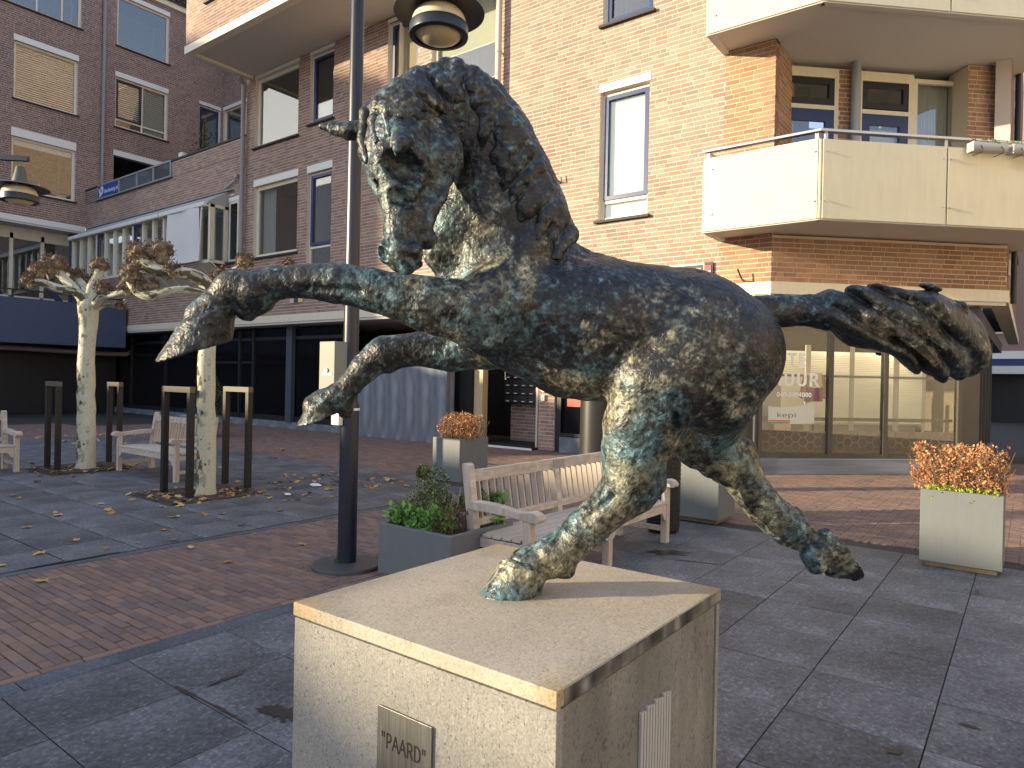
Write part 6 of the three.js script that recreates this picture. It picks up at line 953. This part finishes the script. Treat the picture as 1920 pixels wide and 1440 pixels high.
{
  // fine grain of the cast skin: veins, pits and tool strokes, repeating every sixty centimetres
  const grain = (u, v) => { const w = 0.035 * pnoise(u, v, 9, 2), a = pf(u + w, v - w, 22, 3, 4), b = 1 - Math.abs(pf(u - w, v + w, 15, 23, 3)) * 5, c = pnoise(u, v, 130, 6), s = 1 - Math.abs(pf(u + 2 * w, v, 44, 31, 2)) * 3.4; return [a, b, c, s]; };
  const T_GRAIN = tex(1024, (u, v) => { const [a, b, c, s] = grain(u, v), sp = sst(0.35, 0.95, b + 0.5 * c) * sst(-0.1, 0.3, pf(u, v, 7, 61, 2) + 0.12), pit = sst(0.38, 0.7, -a + 0.5 * c); const k = 0.66 + 0.20 * a + 0.09 * c + 0.05 * s + 0.26 * sp - 0.30 * pit; return [k, k * 0.995 + 0.004, k * 0.985 + 0.012]; });
  const T_GRAINB = tex(1024, (u, v) => { const [a, b, c, s] = grain(u, v); return grey(0.45 + 0.30 * a + 0.16 * Math.max(b, -1) + 0.12 * Math.max(s, -1) + 0.07 * c); }, { data: true });
  const CELL = 0.0042;
  const clay = (x, y, z) => { const s = noise(x * 17 + 40, y * 11, z * 17); return (0.0065 * noise(x * 11, y * 11, z * 11) + 0.0042 * (0.4 - Math.abs(noise(x * 30 + s, y * 30, z * 30)))) * mix(0.6, 1.15, sst(0.7, 0.4, y)) + 0.0024 * (0.4 - Math.abs(noise(x * 80, y * 58 + s * 2, z * 80))) + 0.0009 * noise(x * 170, y * 170, z * 170); };
  const chains = HB.map(([k, lat, s, post]) => ({ k, post, segs: chainSegs(parsePts(s), k, lat) }));
  const carves = HC.map(([k, s]) => ({ k, segs: chainSegs(parsePts(s), k, 1) }));
  const hf = (s, n, c, rs, rc, w = 1) => { const l = Math.hypot(...n), m = n.map((v) => v / l); const off = c.map((v, i) => v - s[i]); const H = off[0] * m[0] + off[1] * m[1] + off[2] * m[2]; return { s, n: m, c: off, H, rs, rc, w }; };
  const hoofs = [
    hf([-0.008, -0.004, 0.1], [0, 1, 0], [0.034, 0.104, 0.1], 0.104, 0.078, 1.05),
    hf([-1.022, 0.776, 0.2], [-0.27, 0.93, 0.20], [-0.978, 0.896, 0.2], 0.116, 0.088, 1.05),
    hf([-0.722, 0.543, -0.13], [-0.34, 0.93, 0.1], [-0.704, 0.618, -0.13], 0.080, 0.060, 1.1),
    hf([1.203, 0.086, -0.12], [-0.8, -0.6, 0.16], [1.104, 0.080, -0.12], 0.116, 0.082, 1.1),
  ];
  const body = meshField(chains, hoofs, carves, [-1.22, -0.02, -0.42], [1.34, 1.78, 0.5], CELL, clay, 1);
  const horse = part('horse_statue', patina(body, (x, y, z, nx, ny, nz) => {
    let a = -0.20;
    a += 0.56 * sst(0.80, 0.42, y) * (x > -0.5 ? 1 : 0.5);                                                    // legs weathered pale
    a += 0.40 * Math.exp(-((x + 0.2) ** 2 + (y - 1.05) ** 2) / 0.12) + 0.14 * Math.exp(-((x - 0.4) ** 2 + (y - 0.75) ** 2) / 0.1) + 0.10 * Math.exp(-((x + 0.35) ** 2 + (y - 1.35) ** 2) / 0.03);
    a -= 0.24 * sst(0.2, 0.75, ny) * sst(-0.1, 0.4, x); a -= 0.22 * sst(-0.25, -0.8, ny) * sst(0.75, 0.4, y); a -= 0.12 * sst(0.6, 0.8, x) * sst(0.6, 0.75, y);
    a += (x < -0.95 && y < 0.92) || y < 0.12 ? 0.10 : 0;
    return a;
  }), std(0xffffff, 0.46, { vertexColors: true, metalness: 0.15, map: T_GRAIN, bumpMap: T_GRAINB, bumpScale: 0.0032 }));
  horse.material.name = 'patinated bronze';
  tag(horse, 'dark patinated bronze statue of a prancing horse balanced on one hoof on the stone plinth', 'horse statue');
  horse.position.set(-1.422, 0.9, -1.917); horse.rotation.y = 38 * DEG;
  const strand = (arr, k) => arr.map((s) => ({ k, segs: chainSegs(parsePts(s), k, 1) }));
  // lay each lock of the mane on the near side of the neck before it is meshed
  const field = (x, y, z) => { let d = 1e3; for (const g of chains) { let e = 1e3; for (const q of g.segs) e = Math.min(e, segDist(q, x, y, z)); d = d < 1e3 ? smin(d, e, g.k) : e; } return d; };
  const laid = HM.map((s) => parsePts(s).map((p, i) => { if (i === 0) return p; let z = 0.48; while (z > -0.1 && field(p[0], p[1], z) > 0) z -= 0.006; return z <= -0.1 ? p : [p[0], p[1], Math.max(z - p[3] * 0.12, p[2] - 0.06), p[3]]; }));
  const hair = (x, y, z) => 0.003 * noise(x * 30, y * 30, z * 30) + 0.0036 * (0.5 - Math.abs(noise(x * 64, y * 34, z * 64)));
  part('mane', patina(meshField(laid.map((l) => ({ k: 0.008, segs: chainSegs(l, 0.008, 1) })), [], [], [-0.62, 1.1, 0], [0.3, 1.78, 0.5], CELL, hair, 1), (x, y, z, nx, ny) => -0.16), horse.material, horse);
  const locks = (x, y, z) => { const w = noise(x * 7, y * 7, z * 7), q = (y - 0.95 + 0.55 * (x - 1.1) * (x - 1.1)) * 60 + 2.6 * w + 5 * x, on = sst(1.0, 1.15, x); return hair(x, y, z) + on * sst(1.62, 1.38, x) * 0.024 * (Math.abs(Math.sin((y + 0.42 * (x - 1.15) + 0.35 * (x - 1.15) * (x - 1.15) + 0.045 * w + 0.05 * noise(x * 4 + 3, y * 4, z * 4) + 0.35 * z) * 44)) - 0.5) + 0.006 * on * noise(x * 16, y * 22, z * 16); };
  part('tail', patina(meshField(HT.map((s, i) => ({ k: i ? 0.03 : 0.02, segs: chainSegs(parsePts(s), 0.02, i ? 1 : 1.35) })), [], [], [0.7, 0.6, -0.3], [1.75, 1.15, 0.3], CELL, locks, 1), (x, y, z, nx, ny) => -0.22 + 0.1 * sst(1.2, 0.9, x)), horse.material, horse);
}
renderer.render(scene, camera);
